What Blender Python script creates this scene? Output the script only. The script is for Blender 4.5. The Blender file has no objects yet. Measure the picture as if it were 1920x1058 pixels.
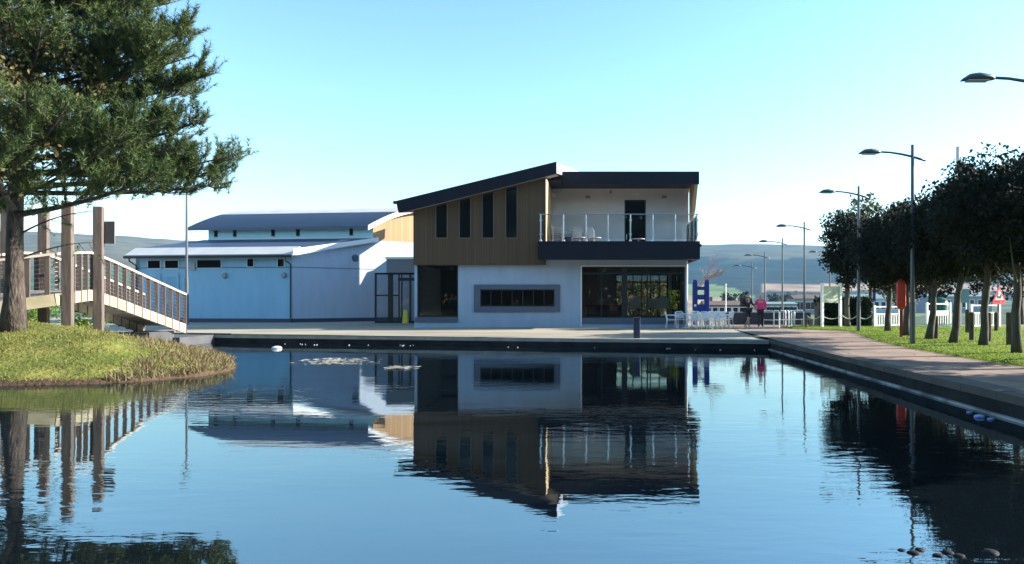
import bpy, math, random
from mathutils import Vector, noise as mnoise
R = math.radians
random.seed(7)
S = bpy.context.scene
COL = S.collection

# ------------------------------------------------------------------ camera, sky, sun, exposure
F, U0, V0, EYE = 1440.0, 1130.0, 565.0, 1.81      # pixels of the 1920-wide photo, eye height above the water
cd = bpy.data.cameras.new('camera'); cam = bpy.data.objects.new('camera', cd); COL.objects.link(cam)
cd.sensor_width = 36.0; cd.lens = 36.0 * F / 1920
cd.shift_x = (960 - U0) / 1920; cd.shift_y = (V0 - 529) / 1920
cd.clip_start = 0.1; cd.clip_end = 20000
cam.location = (0, 0, EYE); cam.rotation_euler = (R(90), 0, 0)
S.camera = cam
SUN_EL, SUN_TH = 22.5, 8.0          # elevation; angle of the sun from +X towards +Y
W = bpy.data.worlds.new('World'); S.world = W; W.use_nodes = True
wn = W.node_tree.nodes; wl = W.node_tree.links
bg = wn['Background']; bg.inputs['Strength'].default_value = 0.10
sky = wn.new('ShaderNodeTexSky'); sky.sky_type = 'NISHITA'; sky.sun_disc = False
sky.sun_elevation = R(SUN_EL); sky.sun_rotation = R(90 - SUN_TH)
sky.air_density = 1.25; sky.dust_density = 0.25; sky.ozone_density = 2.5
sc_ = wn.new('ShaderNodeVectorMath'); sc_.operation = 'SCALE'; sc_.inputs['Scale'].default_value = 0.1
gm_ = wn.new('ShaderNodeGamma'); gm_.inputs['Gamma'].default_value = 1.4
hs_ = wn.new('ShaderNodeHueSaturation'); hs_.inputs['Saturation'].default_value = 0.95; hs_.inputs['Hue'].default_value = 0.487
s2_ = wn.new('ShaderNodeVectorMath'); s2_.operation = 'SCALE'; s2_.inputs['Scale'].default_value = 13.8
wl.new(sky.outputs[0], sc_.inputs[0]); wl.new(sc_.outputs[0], gm_.inputs['Color']); wl.new(gm_.outputs[0], hs_.inputs['Color'])
wl.new(hs_.outputs[0], s2_.inputs[0]); # a few faint wisps of cloud low in the sky
tcw = wn.new('ShaderNodeTexCoord'); mpw = wn.new('ShaderNodeMapping'); mpw.inputs['Scale'].default_value = (3.0, 3.0, 16.0); wl.new(tcw.outputs['Generated'], mpw.inputs[0])
nw = wn.new('ShaderNodeTexNoise'); nw.inputs['Scale'].default_value = 1.6; nw.inputs['Detail'].default_value = 8; nw.inputs['Roughness'].default_value = .6; wl.new(mpw.outputs[0], nw.inputs['Vector'])
rw = wn.new('ShaderNodeMapRange'); rw.inputs[1].default_value = .56; rw.inputs[2].default_value = .8; rw.inputs[4].default_value = .32; wl.new(nw.outputs['Fac'], rw.inputs[0])
spw = wn.new('ShaderNodeSeparateXYZ'); wl.new(tcw.outputs['Generated'], spw.inputs[0])
rz_ = wn.new('ShaderNodeMapRange'); rz_.inputs[1].default_value = .30; rz_.inputs[2].default_value = .08; wl.new(spw.outputs['Z'], rz_.inputs[0])
mw = wn.new('ShaderNodeMath'); mw.operation = 'MULTIPLY'; wl.new(rw.outputs[0], mw.inputs[0]); wl.new(rz_.outputs[0], mw.inputs[1])
xw = wn.new('ShaderNodeMix'); xw.data_type = 'RGBA'; xw.inputs[7].default_value = (2.7, 2.8, 2.9, 1); wl.new(mw.outputs[0], xw.inputs[0]); wl.new(s2_.outputs[0], xw.inputs[6])
wl.new(xw.outputs[2], bg.inputs['Color'])
sd = bpy.data.lights.new('sun', 'SUN'); sun = bpy.data.objects.new('sun', sd); COL.objects.link(sun)
sd.energy = 4.8; sd.angle = R(0.5); sd.color = (1.0, 0.93, 0.82)
sv = Vector((math.cos(R(SUN_EL))*math.cos(R(SUN_TH)), math.cos(R(SUN_EL))*math.sin(R(SUN_TH)), math.sin(R(SUN_EL))))
sun.rotation_euler = (-sv).to_track_quat('-Z', 'Y').to_euler()
S.view_settings.view_transform = 'Standard'; S.view_settings.look = 'None'
S.view_settings.exposure = 1.85; S.view_settings.gamma = 1.0
S.cycles.max_bounces = 8; S.cycles.transparent_max_bounces = 16; S.cycles.volume_bounces = 0

# ------------------------------------------------------------------ helpers
def PX(u, Y): return (u - U0) * Y / F
def PZ(v, Y): return EYE - (v - V0) * Y / F
def P(u, v, Y): return (PX(u, Y), Y, PZ(v, Y))

def tag(o, label=None, cat=None, group=None, kind=None):
    if label: o['label'] = label
    if cat: o['category'] = cat
    if group: o['group'] = group
    if kind: o['kind'] = kind
    return o
def thing(name, label, cat, loc=(0, 0, 0), rz=0.0, group=None):
    o = bpy.data.objects.new(name, None); COL.objects.link(o)
    o.empty_display_size = 0.2
    o.location = loc; o.rotation_euler = (0, 0, rz)
    return tag(o, label, cat, group)
def copy_tree(o, parent=None):
    c = o.copy(); COL.objects.link(c)
    if parent: c.parent = parent
    for ch in list(o.children): copy_tree(ch, c)
    return c

class MB:
    def __init__(s): s.v = []; s.f = []
    def add(s, vs, fs):
        n = len(s.v); s.v += [tuple(p) for p in vs]; s.f += [tuple(i + n for i in f) for f in fs]; return s
    def box(s, x0, x1, y0, y1, z0, z1, rz=0, c=None):
        vs = [(x, y, z) for z in (z0, z1) for x, y in ((x0, y0), (x1, y0), (x1, y1), (x0, y1))]
        if rz:
            cx, cy = c if c else ((x0+x1)/2, (y0+y1)/2); a, b = math.cos(rz), math.sin(rz)
            vs = [(cx+(x-cx)*a-(y-cy)*b, cy+(x-cx)*b+(y-cy)*a, z) for x, y, z in vs]
        return s.add(vs, [(0,3,2,1),(4,5,6,7),(0,1,5,4),(1,2,6,5),(2,3,7,6),(3,0,4,7)])
    def seg(s, p, q, z0, z1, th, off=0.0):
        """upright slab along the plan segment p-q; thickness th to the left of p->q, shifted by off"""
        dx, dy = q[0]-p[0], q[1]-p[1]; L = math.hypot(dx, dy); nx, ny = -dy/L, dx/L
        a = (p[0]+nx*off, p[1]+ny*off); b = (q[0]+nx*off, q[1]+ny*off)
        pts = [a, b, (b[0]+nx*th, b[1]+ny*th), (a[0]+nx*th, a[1]+ny*th)]
        return s.prism([(x, y, z0) for x, y in pts], [(x, y, z1) for x, y in pts])
    def prism(s, lo, hi):
        n = len(lo)
        return s.add(list(lo)+list(hi), [tuple(range(n-1, -1, -1)), tuple(range(n, 2*n))] + [(i, (i+1) % n, n+(i+1) % n, n+i) for i in range(n)])
    def extr(s, poly, vec):
        return s.prism(poly, [(p[0]+vec[0], p[1]+vec[1], p[2]+vec[2]) for p in poly])
    def bar(s, p, q, w, h, up=(0, 0, 1)):
        p, q = Vector(p), Vector(q); d = (q-p).normalized(); u = Vector(up)
        a = d.cross(u)
        if a.length < 1e-4: a = d.cross(Vector((1, 0, 0)))
        a.normalize(); b = a.cross(d).normalized()
        c = [a*(w/2)*i + b*(h/2)*j for i, j in ((-1,-1),(1,-1),(1,1),(-1,1))]
        return s.prism([p+k for k in c], [q+k for k in c])
    def tube(s, pts, rad, n=8, cap=True):
        pts = [Vector(p) for p in pts]
        if not hasattr(rad, '__len__'): rad = [rad]*len(pts)
        base = len(s.v); ref = None
        for i, p in enumerate(pts):
            d = (pts[min(i+1, len(pts)-1)] - pts[max(i-1, 0)]).normalized()
            if ref is None: ref = d.cross(Vector((0.31, 0.2, 0.93)) if abs(d.z) < .95 else Vector((1, 0, 0))).normalized()
            a = (ref - d*ref.dot(d)).normalized(); ref = a; b = d.cross(a)
            for k in range(n):
                t = 2*math.pi*k/n
                s.v.append(tuple(p + (a*math.cos(t) + b*math.sin(t))*rad[i]))
        for i in range(len(pts)-1):
            for k in range(n):
                k2 = (k+1) % n
                s.f.append((base+i*n+k, base+i*n+k2, base+(i+1)*n+k2, base+(i+1)*n+k))
        if cap:
            s.f.append(tuple(base+k for k in range(n-1, -1, -1))); e = base+(len(pts)-1)*n
            s.f.append(tuple(e+k for k in range(n)))
        return s
    def lathe(s, c, prof, n=12, sx=1, sy=1):
        base = len(s.v)
        for r, z in prof:
            for k in range(n):
                t = 2*math.pi*k/n; s.v.append((c[0]+r*sx*math.cos(t), c[1]+r*sy*math.sin(t), c[2]+z))
        for i in range(len(prof)-1):
            for k in range(n):
                k2 = (k+1) % n
                s.f.append((base+i*n+k, base+i*n+k2, base+(i+1)*n+k2, base+(i+1)*n+k))
        s.f.append(tuple(base+k for k in range(n-1, -1, -1))); e = base+(len(prof)-1)*n
        s.f.append(tuple(e+k for k in range(n)))
        return s
    def build(s, name, m, parent=None, smooth=False, bevel=0.0, kind=None):
        me = bpy.data.meshes.new(name); me.from_pydata(s.v, [], s.f)
        if smooth: me.polygons.foreach_set('use_smooth', [True]*len(me.polygons))
        me.materials.append(m); me.update()
        o = bpy.data.objects.new(name, me); COL.objects.link(o)
        if parent: o.parent = parent
        if bevel:
            b = o.modifiers.new('bevel', 'BEVEL'); b.width = bevel; b.segments = 2; b.limit_method = 'ANGLE'
        if kind: o['kind'] = kind
        return o

# ------------------------------------------------------------------ materials
def mat(name, col, rough=0.6, metal=0.0, spec=0.5, col2=None, scale=4.0, detail=4.0, bump=0.0, bscale=None, stretch=None, mix=(0.35, 0.65), bdist=0.02):
    m = bpy.data.materials.new(name); m.use_nodes = True
    nt = m.node_tree; n = nt.nodes; l = nt.links; b = n['Principled BSDF']
    b.inputs['Base Color'].default_value = (*col, 1); b.inputs['Roughness'].default_value = rough
    b.inputs['Metallic'].default_value = metal; b.inputs['Specular IOR Level'].default_value = spec
    if col2 or bump:
        tc = n.new('ShaderNodeTexCoord'); mp = n.new('ShaderNodeMapping')
        l.new(tc.outputs['Object'], mp.inputs['Vector'])
        if stretch: mp.inputs['Scale'].default_value = stretch
    if col2:
        t = n.new('ShaderNodeTexNoise'); t.inputs['Scale'].default_value = scale; t.inputs['Detail'].default_value = detail
        l.new(mp.outputs[0], t.inputs['Vector'])
        r = n.new('ShaderNodeMapRange'); r.inputs[1].default_value = mix[0]; r.inputs[2].default_value = mix[1]
        l.new(t.outputs['Fac'], r.inputs[0])
        x = n.new('ShaderNodeMix'); x.data_type = 'RGBA'
        x.inputs[6].default_value = (*col, 1); x.inputs[7].default_value = (*col2, 1)
        l.new(r.outputs[0], x.inputs[0]); l.new(x.outputs[2], b.inputs['Base Color'])
    if bump:
        t2 = n.new('ShaderNodeTexNoise'); t2.inputs['Scale'].default_value = bscale or scale*4; t2.inputs['Detail'].default_value = 5
        l.new(mp.outputs[0], t2.inputs['Vector'])
        bm = n.new('ShaderNodeBump'); bm.inputs['Strength'].default_value = bump; bm.inputs['Distance'].default_value = bdist
        l.new(t2.outputs['Fac'], bm.inputs['Height']); l.new(bm.outputs[0], b.inputs['Normal'])
    return m

def boards_mat(name, col, col2, axis='X', width=0.14, vary=0.25, horiz=False):
    """timber boards: per-board tone, grain, dark joints"""
    m = bpy.data.materials.new(name); m.use_nodes = True
    nt = m.node_tree; n = nt.nodes; l = nt.links; b = n['Principled BSDF']; b.inputs['Roughness'].default_value = 0.75
    b.inputs['Specular IOR Level'].default_value = 0.25
    tc = n.new('ShaderNodeTexCoord'); sp = n.new('ShaderNodeSeparateXYZ'); l.new(tc.outputs['Object'], sp.inputs[0])
    def mth(op, a, bb=None):
        q = n.new('ShaderNodeMath'); q.operation = op
        if isinstance(a, (int, float)): q.inputs[0].default_value = a
        else: l.new(a, q.inputs[0])
        if bb is not None:
            if isinstance(bb, (int, float)): q.inputs[1].default_value = bb
            else: l.new(bb, q.inputs[1])
        return q.outputs[0]
    if axis == 'XY': src = mth('ADD', mth('MULTIPLY', sp.outputs['X'], 0.8), mth('MULTIPLY', sp.outputs['Y'], 0.6))
    else: src = sp.outputs[axis]
    d = mth('DIVIDE', src, width); fl = mth('FLOOR', d); fr = mth('FRACT', d)
    wn_ = n.new('ShaderNodeTexWhiteNoise'); wn_.noise_dimensions = '1D'; l.new(fl, wn_.inputs['W'])
    gr = n.new('ShaderNodeTexNoise'); mp = n.new('ShaderNodeMapping')
    mp.inputs['Scale'].default_value = (14, 14, 1.2) if not horiz else (1.2, 14, 14)
    l.new(tc.outputs['Object'], mp.inputs[0]); l.new(mp.outputs[0], gr.inputs['Vector']); gr.inputs['Scale'].default_value = 1.0; gr.inputs['Detail'].default_value = 5
    f = mth('ADD', mth('MULTIPLY', wn_.outputs['Value'], 0.6), mth('MULTIPLY', gr.outputs['Fac'], 0.5))
    x = n.new('ShaderNodeMix'); x.data_type = 'RGBA'; x.inputs[6].default_value = (*col, 1); x.inputs[7].default_value = (*col2, 1); l.new(f, x.inputs[0])
    j = mth('LESS_THAN', fr, 0.07)
    y = n.new('ShaderNodeMix'); y.data_type = 'RGBA'; y.inputs[7].default_value = (*[c*0.35 for c in col], 1)
    l.new(mth('MULTIPLY', j, 0.8), y.inputs[0]); l.new(x.outputs[2], y.inputs[6]); l.new(y.outputs[2], b.inputs['Base Color'])
    return m

def leaf_mat(name, cols, transl=0.3, rough=0.6):
    m = bpy.data.materials.new(name); m.use_nodes = True
    nt = m.node_tree; n = nt.nodes; l = nt.links; b = n['Principled BSDF']; out = n['Material Output']
    g = n.new('ShaderNodeNewGeometry'); cr = n.new('ShaderNodeValToRGB'); l.new(g.outputs['Random Per Island'], cr.inputs[0])
    els = cr.color_ramp.elements
    while len(els) < len(cols): els.new(0.5)
    for i, c in enumerate(cols): els[i].position = i/max(1, len(cols)-1); els[i].color = (*c, 1)
    l.new(cr.outputs[0], b.inputs['Base Color']); b.inputs['Roughness'].default_value = rough; b.inputs['Specular IOR Level'].default_value = 0.25
    t = n.new('ShaderNodeBsdfTranslucent'); l.new(cr.outputs[0], t.inputs['Color'])
    mx = n.new('ShaderNodeMixShader'); mx.inputs[0].default_value = transl
    l.new(b.outputs[0], mx.inputs[1]); l.new(t.outputs[0], mx.inputs[2]); l.new(mx.outputs[0], out.inputs['Surface'])
    return m

def glass_mat(name, tint, refl=0.5, rough=0.0):
    """thin pane: tinted see-through plus a fresnel mirror"""
    m = bpy.data.materials.new(name); m.use_nodes = True
    nt = m.node_tree; n = nt.nodes; l = nt.links; n.remove(n['Principled BSDF']); out = n['Material Output']
    t = n.new('ShaderNodeBsdfTransparent'); t.inputs[0].default_value = (*tint, 1)
    g = n.new('ShaderNodeBsdfGlossy'); g.inputs['Roughness'].default_value = rough; g.inputs['Color'].default_value = (refl, refl, refl, 1)
    fr = n.new('ShaderNodeFresnel'); fr.inputs['IOR'].default_value = 1.5
    mx = n.new('ShaderNodeMixShader'); l.new(fr.outputs[0], mx.inputs[0]); l.new(t.outputs[0], mx.inputs[1]); l.new(g.outputs[0], mx.inputs[2])
    l.new(mx.outputs[0], out.inputs['Surface'])
    return m

def vcol_mat(name, rough=0.9, bump=0.0, bscale=1.0, noise_scale=None, vary=0.3):
    m = bpy.data.materials.new(name); m.use_nodes = True
    nt = m.node_tree; n = nt.nodes; l = nt.links; b = n['Principled BSDF']; b.inputs['Roughness'].default_value = rough
    b.inputs['Specular IOR Level'].default_value = 0.1
    a = n.new('ShaderNodeAttribute'); a.attribute_name = 'col'
    tc = n.new('ShaderNodeTexCoord')
    if noise_scale:
        t = n.new('ShaderNodeTexNoise'); t.inputs['Scale'].default_value = noise_scale; t.inputs['Detail'].default_value = 6; l.new(tc.outputs['Object'], t.inputs['Vector'])
        r = n.new('ShaderNodeMapRange'); r.inputs[1].default_value = .3; r.inputs[2].default_value = .7; r.inputs[3].default_value = 1-vary; r.inputs[4].default_value = 1+vary
        l.new(t.outputs['Fac'], r.inputs[0])
        x = n.new('ShaderNodeVectorMath'); x.operation = 'SCALE'; l.new(a.outputs['Color'], x.inputs[0]); l.new(r.outputs[0], x.inputs['Scale'])
        l.new(x.outputs[0], b.inputs['Base Color'])
    else: l.new(a.outputs['Color'], b.inputs['Base Color'])
    if bump:
        t2 = n.new('ShaderNodeTexNoise'); t2.inputs['Scale'].default_value = bscale; t2.inputs['Detail'].default_value = 6; l.new(tc.outputs['Object'], t2.inputs['Vector'])
        bm = n.new('ShaderNodeBump'); bm.inputs['Strength'].default_value = bump; bm.inputs['Distance'].default_value = 0.05
        l.new(t2.outputs['Fac'], bm.inputs['Height']); l.new(bm.outputs[0], b.inputs['Normal'])
    return m

M = {}
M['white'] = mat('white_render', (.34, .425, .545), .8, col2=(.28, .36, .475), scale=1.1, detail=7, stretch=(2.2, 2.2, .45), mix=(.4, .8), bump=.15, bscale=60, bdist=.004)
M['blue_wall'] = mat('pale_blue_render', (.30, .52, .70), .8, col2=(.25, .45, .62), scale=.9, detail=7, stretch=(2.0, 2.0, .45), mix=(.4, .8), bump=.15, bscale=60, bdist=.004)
M['white_trim'] = mat('white_trim', (.8, .8, .8), .5)
M['grey_trim'] = mat('grey_panel', (.09, .115, .16), .5, col2=(.08, .105, .15), scale=2)
M['navy'] = mat('dark_navy_fascia', (.010, .0105, .017), .5, spec=.15, col2=(.013, .0135, .021), scale=1.5)
M['soffit'] = mat('soffit', (.30, .30, .32), .7)
M['dark_soffit'] = mat('dark_soffit', (.05, .05, .06), .7)
M['roof_blue'] = mat('blue_grey_roof', (.045, .07, .125), .5, spec=.3, col2=(.05, .075, .13), scale=.7, stretch=(1, 1, 1))
M['roof_pale'] = mat('pale_roof_edge', (.55, .53, .50), .55, col2=(.48, .47, .46), scale=1)
M['frame'] = mat('black_frame', (.012, .012, .014), .4)
M['gutter'] = mat('black_gutter', (.02, .018, .02), .4)
M['clad'] = boards_mat('shaded_brown_cladding', (.082, .053, .030), (.118, .077, .044), 'X', .13)  # front boards, their shade put into the dark colour
M['clad_y'] = boards_mat('sunlit_brown_cladding', (.48, .34, .19), (.58, .43, .25), 'Y', .13)  # same boards in the sun, brightness put into the colour
M['larch'] = boards_mat('larch_boards', (.40, .24, .12), (.56, .36, .20), 'XY', .2)
M['wood_leaf'] = leaf_mat('shaded_wood_leaves', [(.006, .009, .005), (.010, .014, .007)], .0)
M['gable'] = mat('sunlit_white_gable', (.44, .52, .64), .8, col2=(.38, .46, .57), scale=1.0, detail=7, stretch=(2.2, 2.2, .45), mix=(.4, .8), bump=.15, bscale=60, bdist=.004)  # paler than the café walls, sunlight on the gable put into the colour
M['terrace_white'] = mat('terrace_render', (.74, .74, .78), .8, col2=(.68, .68, .72), scale=1.1)  # light lost under the soffit is put into this paler colour
M['alu_shade'] = mat('shaded_aluminium', (.42, .43, .46), .5, metal=.3)  # darker aluminium for the balcony chairs, their shade put into the colour
M['path_coping'] = mat('path_coping', (.095, .075, .062), .9, col2=(.06, .048, .04), scale=1.4, detail=8, bump=.3, bscale=20)
M['glass_dark'] = glass_mat('tinted_glass', (.66, .67, .62), .5)
M['glass_clear'] = glass_mat('clear_glass', (.93, .95, .95), .45)
M['pane_black'] = mat('black_pane', (.006, .007, .008), .08, spec=.35)
M['steel'] = mat('stainless_steel', (.75, .75, .77), .28, metal=1.0)
M['alu'] = mat('brushed_aluminium', (.88, .88, .88), .4, metal=.2, col2=(.8, .8, .8), scale=9)
M['lamp_grey'] = mat('grey_lamp_paint', (.09, .105, .125), .4, metal=.2, spec=.5)
M['lamp_head'] = mat('dark_lamp_head', (.06, .085, .10), .45)
M['diffuser'] = mat('lamp_diffuser', (.5, .5, .48), .3)
M['interior'] = mat('interior_plaster', (.20, .19, .17), .9)
M['floor_in'] = mat('interior_floor', (.13, .09, .065), .5)
M['oak'] = mat('dark_wood', (.10, .045, .025), .5, col2=(.06, .03, .018), scale=3)
M['red_seat'] = mat('red_upholstery', (.25, .035, .02), .6)
M['stone'] = mat('quay_stone', (.012, .0115, .011), .85, spec=.2, col2=(.028, .026, .024), scale=1.5, bump=.6, bscale=7, bdist=.03)
M['coping'] = mat('coping_stone', (.30, .28, .24), .85, col2=(.22, .21, .18), scale=2.2, bump=.3, bscale=20)
M['timber'] = boards_mat('weathered_timber', (.27, .22, .18), (.37, .31, .26), 'Y', .6)
M['post'] = mat('grey_timber_post', (.085, .064, .055), .85, col2=(.14, .11, .095), scale=2, stretch=(6, 6, .6), bump=.4, bscale=10)
M['rail'] = mat('pale_timber_rail', (.44, .38, .33), .7, col2=(.36, .31, .26), scale=3)
M['cream'] = mat('cream_beam', (.38, .32, .23), .8, col2=(.26, .23, .14), scale=1.6)
M['wire'] = mat('steel_wire', (.45, .45, .46), .4, metal=.8)
M['bark'] = mat('pine_bark', (.035, .025, .020), .95, col2=(.10, .078, .062), scale=5, stretch=(2, 2, .6), bump=1.0, bscale=9, bdist=.08)
M['bark_grey'] = mat('grey_bark', (.05, .045, .038), .95, col2=(.09, .082, .066), scale=4, stretch=(2, 2, .5), bump=.7, bscale=10, bdist=.03)
M['twig'] = mat('bare_twigs', (.20, .145, .12), .9)
M['needles'] = leaf_mat('pine_needles', [(.016, .030, .013), (.045, .075, .02), (.10, .14, .035), (.03, .055, .016)], .15)
M['olive'] = leaf_mat('autumn_leaves', [(.10, .10, .03), (.16, .13, .05), (.07, .08, .025), (.20, .13, .07)], .3)
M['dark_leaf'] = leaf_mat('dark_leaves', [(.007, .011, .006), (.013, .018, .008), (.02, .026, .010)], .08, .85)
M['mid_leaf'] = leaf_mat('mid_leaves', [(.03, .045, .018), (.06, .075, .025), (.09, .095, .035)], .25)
M['hedge_leaf'] = leaf_mat('hedge_leaves', [(.012, .022, .010), (.03, .045, .016)], .1)
M['fresh_leaf'] = leaf_mat('yellow_green_leaves', [(.18, .26, .03), (.28, .36, .05), (.12, .2, .02)], .35)
M['grass_blade'] = leaf_mat('grass_blades', [(.16, .18, .035), (.24, .24, .055), (.21, .18, .07), (.10, .13, .022)], .3)
M['lawn_blade'] = leaf_mat('lawn_blades', [(.13, .21, .02), (.20, .28, .035), (.09, .15, .015)], .35)
M['weed'] = leaf_mat('dry_bank_weeds', [(.17, .13, .06), (.21, .16, .09), (.13, .13, .035), (.24, .16, .12)], .3)
M['white_paint'] = mat('white_paint', (.8, .8, .79), .45)
M['red_plastic'] = mat('red_plastic', (.55, .045, .025), .45, col2=(.45, .04, .03), scale=3)
M['red_post'] = mat('red_post', (.30, .03, .03), .5)
M['sign_red'] = mat('sign_red', (.60, .02, .05), .4)
M['sign_black'] = mat('sign_black', (.02, .02, .02), .5)
M['blue_paint'] = mat('royal_blue_paint', (.012, .035, .24), .4)
M['teal'] = mat('teal_paint', (.12, .27, .30), .5)
M['green_paint'] = mat('dark_green_paint', (.015, .12, .075), .5)
M['yellow'] = mat('yellow_plastic', (.75, .58, .02), .4)
M['board'] = mat('printed_board', (.30, .36, .30), .5, col2=(.52, .54, .40), scale=3.2, detail=6)
M['bollard_wood'] = mat('dark_timber', (.055, .045, .035), .9, col2=(.10, .08, .06), scale=3)
M['bollard_blue'] = mat('dark_blue_post', (.03, .04, .075), .6)
M['rope'] = mat('pale_rope', (.5, .48, .44), .8)
M['sea_wall'] = mat('dark_sea_wall', (.045, .045, .05), .9, col2=(.07, .07, .075), scale=1)
M['house_brown'] = mat('brown_house_wall', (.12, .08, .06), .9, col2=(.2, .14, .11), scale=.1)
M['house_grey'] = mat('grey_house_wall', (.22, .24, .28), .9)
M['house_roof'] = mat('brown_house_roof', (.10, .06, .05), .9)
M['slate'] = mat('green_slate_roof', (.13, .20, .19), .8)
M['pale_leaf'] = mat('floating_pale_leaf', (.33, .31, .28), .8)
M['scum'] = leaf_mat('pale_floating_weed', [(.45, .42, .36), (.28, .28, .22), (.6, .56, .5)], .2)
M['wet_rock'] = mat('wet_stone', (.012, .013, .015), .75, spec=.15)
M['litter'] = mat('pale_blue_litter', (.25, .30, .55), .4)
M['skin'] = mat('skin', (.50, .30, .22), .55)
M['hair_dark'] = mat('dark_hair', (.012, .010, .010), .6)
M['hair_blond'] = mat('blond_hair', (.50, .38, .27), .6)
M['jacket'] = mat('black_jacket', (.014, .014, .018), .7)
M['trousers'] = mat('dark_trousers', (.03, .015, .022), .8)
M['pink'] = mat('pink_jacket', (.75, .03, .20), .6)
M['trainer'] = mat('white_trainers', (.7, .68, .66), .5)
M['pack'] = mat('black_backpack', (.012, .012, .015), .7)

# ------------------------------------------------------------------ ground, water, paving
def smooth(a, b, x):
    t = max(0.0, min(1.0, (x-a)/(b-a))); return t*t*(3-2*t)
def grid(name, xs, ys, zf, m, colf=None, keep=None, kind='structure', smooth_=True):
    nx, ny = len(xs), len(ys)
    V = [(x, y, zf(x, y)) for y in ys for x in xs]
    Fc = []
    for j in range(ny-1):
        for i in range(nx-1):
            q = (j*nx+i, j*nx+i+1, (j+1)*nx+i+1, (j+1)*nx+i)
            if keep is None or keep((xs[i]+xs[i+1])/2, (ys[j]+ys[j+1])/2): Fc.append(q)
    mb = MB(); mb.v = V; mb.f = Fc
    o = mb.build(name, m, smooth=smooth_, kind=kind)
    if colf:
        at = o.data.color_attributes.new('col', 'FLOAT_COLOR', 'POINT')
        buf = []
        for p in V: buf += [*colf(*p), 1.0]
        at.data.foreach_set('color', buf)
    return o
def frange(a, b, n): return [a+(b-a)*i/n for i in range(n+1)]

# water
wm = bpy.data.materials.new('pond_water'); wm.use_nodes = True
nt = wm.node_tree; n = nt.nodes; l = nt.links; n.remove(n['Principled BSDF']); out = n['Material Output']
dif = n.new('ShaderNodeBsdfDiffuse'); dif.inputs[0].default_value = (.004, .007, .010, 1)
glo = n.new('ShaderNodeBsdfGlossy'); glo.inputs['Roughness'].default_value = 0.012; glo.inputs['Color'].default_value = (.88, .97, 1.0, 1)
fre = n.new('ShaderNodeFresnel'); fre.inputs['IOR'].default_value = 4.8
mx = n.new('ShaderNodeMixShader'); l.new(fre.outputs[0], mx.inputs[0]); l.new(dif.outputs[0], mx.inputs[1]); l.new(glo.outputs[0], mx.inputs[2]); l.new(mx.outputs[0], out.inputs['Surface'])
tc = n.new('ShaderNodeTexCoord')
def wnoise(scale, sx, sy, det=2.0):
    mp = n.new('ShaderNodeMapping'); mp.inputs['Scale'].default_value = (sx, sy, 1); mp.inputs['Rotation'].default_value = (0, 0, R(6))
    t = n.new('ShaderNodeTexNoise'); t.inputs['Scale'].default_value = scale; t.inputs['Detail'].default_value = det
    l.new(tc.outputs['Object'], mp.inputs[0]); l.new(mp.outputs[0], t.inputs['Vector']); return t.outputs['Fac']
def wmath(op, a, b):
    q = n.new('ShaderNodeMath'); q.operation = op
    for i, s in enumerate((a, b)):
        if isinstance(s, (int, float)): q.inputs[i].default_value = s
        else: l.new(s, q.inputs[i])
    return q.outputs[0]
patch = n.new('ShaderNodeMapRange'); patch.inputs[1].default_value = .42; patch.inputs[2].default_value = .62; patch.inputs[3].default_value = .12; patch.inputs[4].default_value = 1.25
l.new(wnoise(.16, .55, 1.0, 2.0), patch.inputs[0])
hh = wmath('ADD', wmath('MULTIPLY', wnoise(3.2, .55, 1.5, 3.0), .8), wmath('MULTIPLY', wnoise(.7, .5, 1.0, 1.0), 1.1))
hh = wmath('MULTIPLY', hh, patch.outputs[0])
bmp = n.new('ShaderNodeBump'); bmp.inputs['Strength'].default_value = 1.0; bmp.inputs['Distance'].default_value = 0.0055
l.new(hh, bmp.inputs['Height'])
for nd in (glo, fre, dif): l.new(bmp.outputs[0], nd.inputs['Normal'])
mb = MB(); mb.add([(-70, -6, 0), (6.4, -6, 0), (6.4, 30, 0), (-19, 36, 0), (-70, 36, 0)], [(0, 1, 2, 3, 4)])
mb.build('water', wm, kind='structure')

# paving: plaza in front of the buildings
C0, C1 = (6.25, 28.7), (-17.1, 33.7)
def quay_y(x): return C0[1] + (C0[0]-x)/(C0[0]-C1[0])*(C1[1]-C0[1])
def z_pave(x, y):
    z = .336 + .144*smooth(28.7, 38.5, y)
    if x > 6: z = .38 + .09*smooth(20, 36, y)
    return z - 1.5*smooth(43, 66, y)*smooth(4.0, 7.0, x)
M['plaza'] = mat('pale_paving', (.36, .31, .23), .85, col2=(.23, .195, .145), scale=.9, stretch=(.25, 1.6, 1), bump=.35, bscale=12)
M['path'] = mat('pinkish_asphalt', (.26, .178, .135), .88, col2=(.16, .108, .084), scale=1.1, detail=8, bump=.3, bscale=40, bdist=.01)
ys = [0]*1
mbp = MB(); rows = frange(0, 1, 44); cols = [-60, -40, -30, -24, -19] + frange(-17.5, 6.25, 24)
def plaza_pt(x, t):
    y0 = quay_y(x); y = y0 + (62-y0)*t*t if t < 1 else 62
    return (x, y, z_pave(min(x, 6.2), y) if x < 6.0 else .336+.144*smooth(28.7, 38.5, y))
for t in rows:
    for x in cols: mbp.v.append(plaza_pt(x, t))
nc = len(cols)
for j in range(len(rows)-1):
    for i in range(nc-1): mbp.f.append((j*nc+i, j*nc+i+1, (j+1)*nc+i+1, (j+1)*nc+i))
mbp.build('plaza', M['plaza'], kind='structure')
grid('path', [6.25, 6.6, 7.5, 8.5, 9.1, 10, 12, 14, 17, 20, 24, 30, 40], frange(-12, 72, 84), lambda x, y: (z_pave(x, y) if x > 6.4 else .372+.1*smooth(20, 38, y) - 1.5*smooth(43, 66, y)*.9), M['path'])
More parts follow.
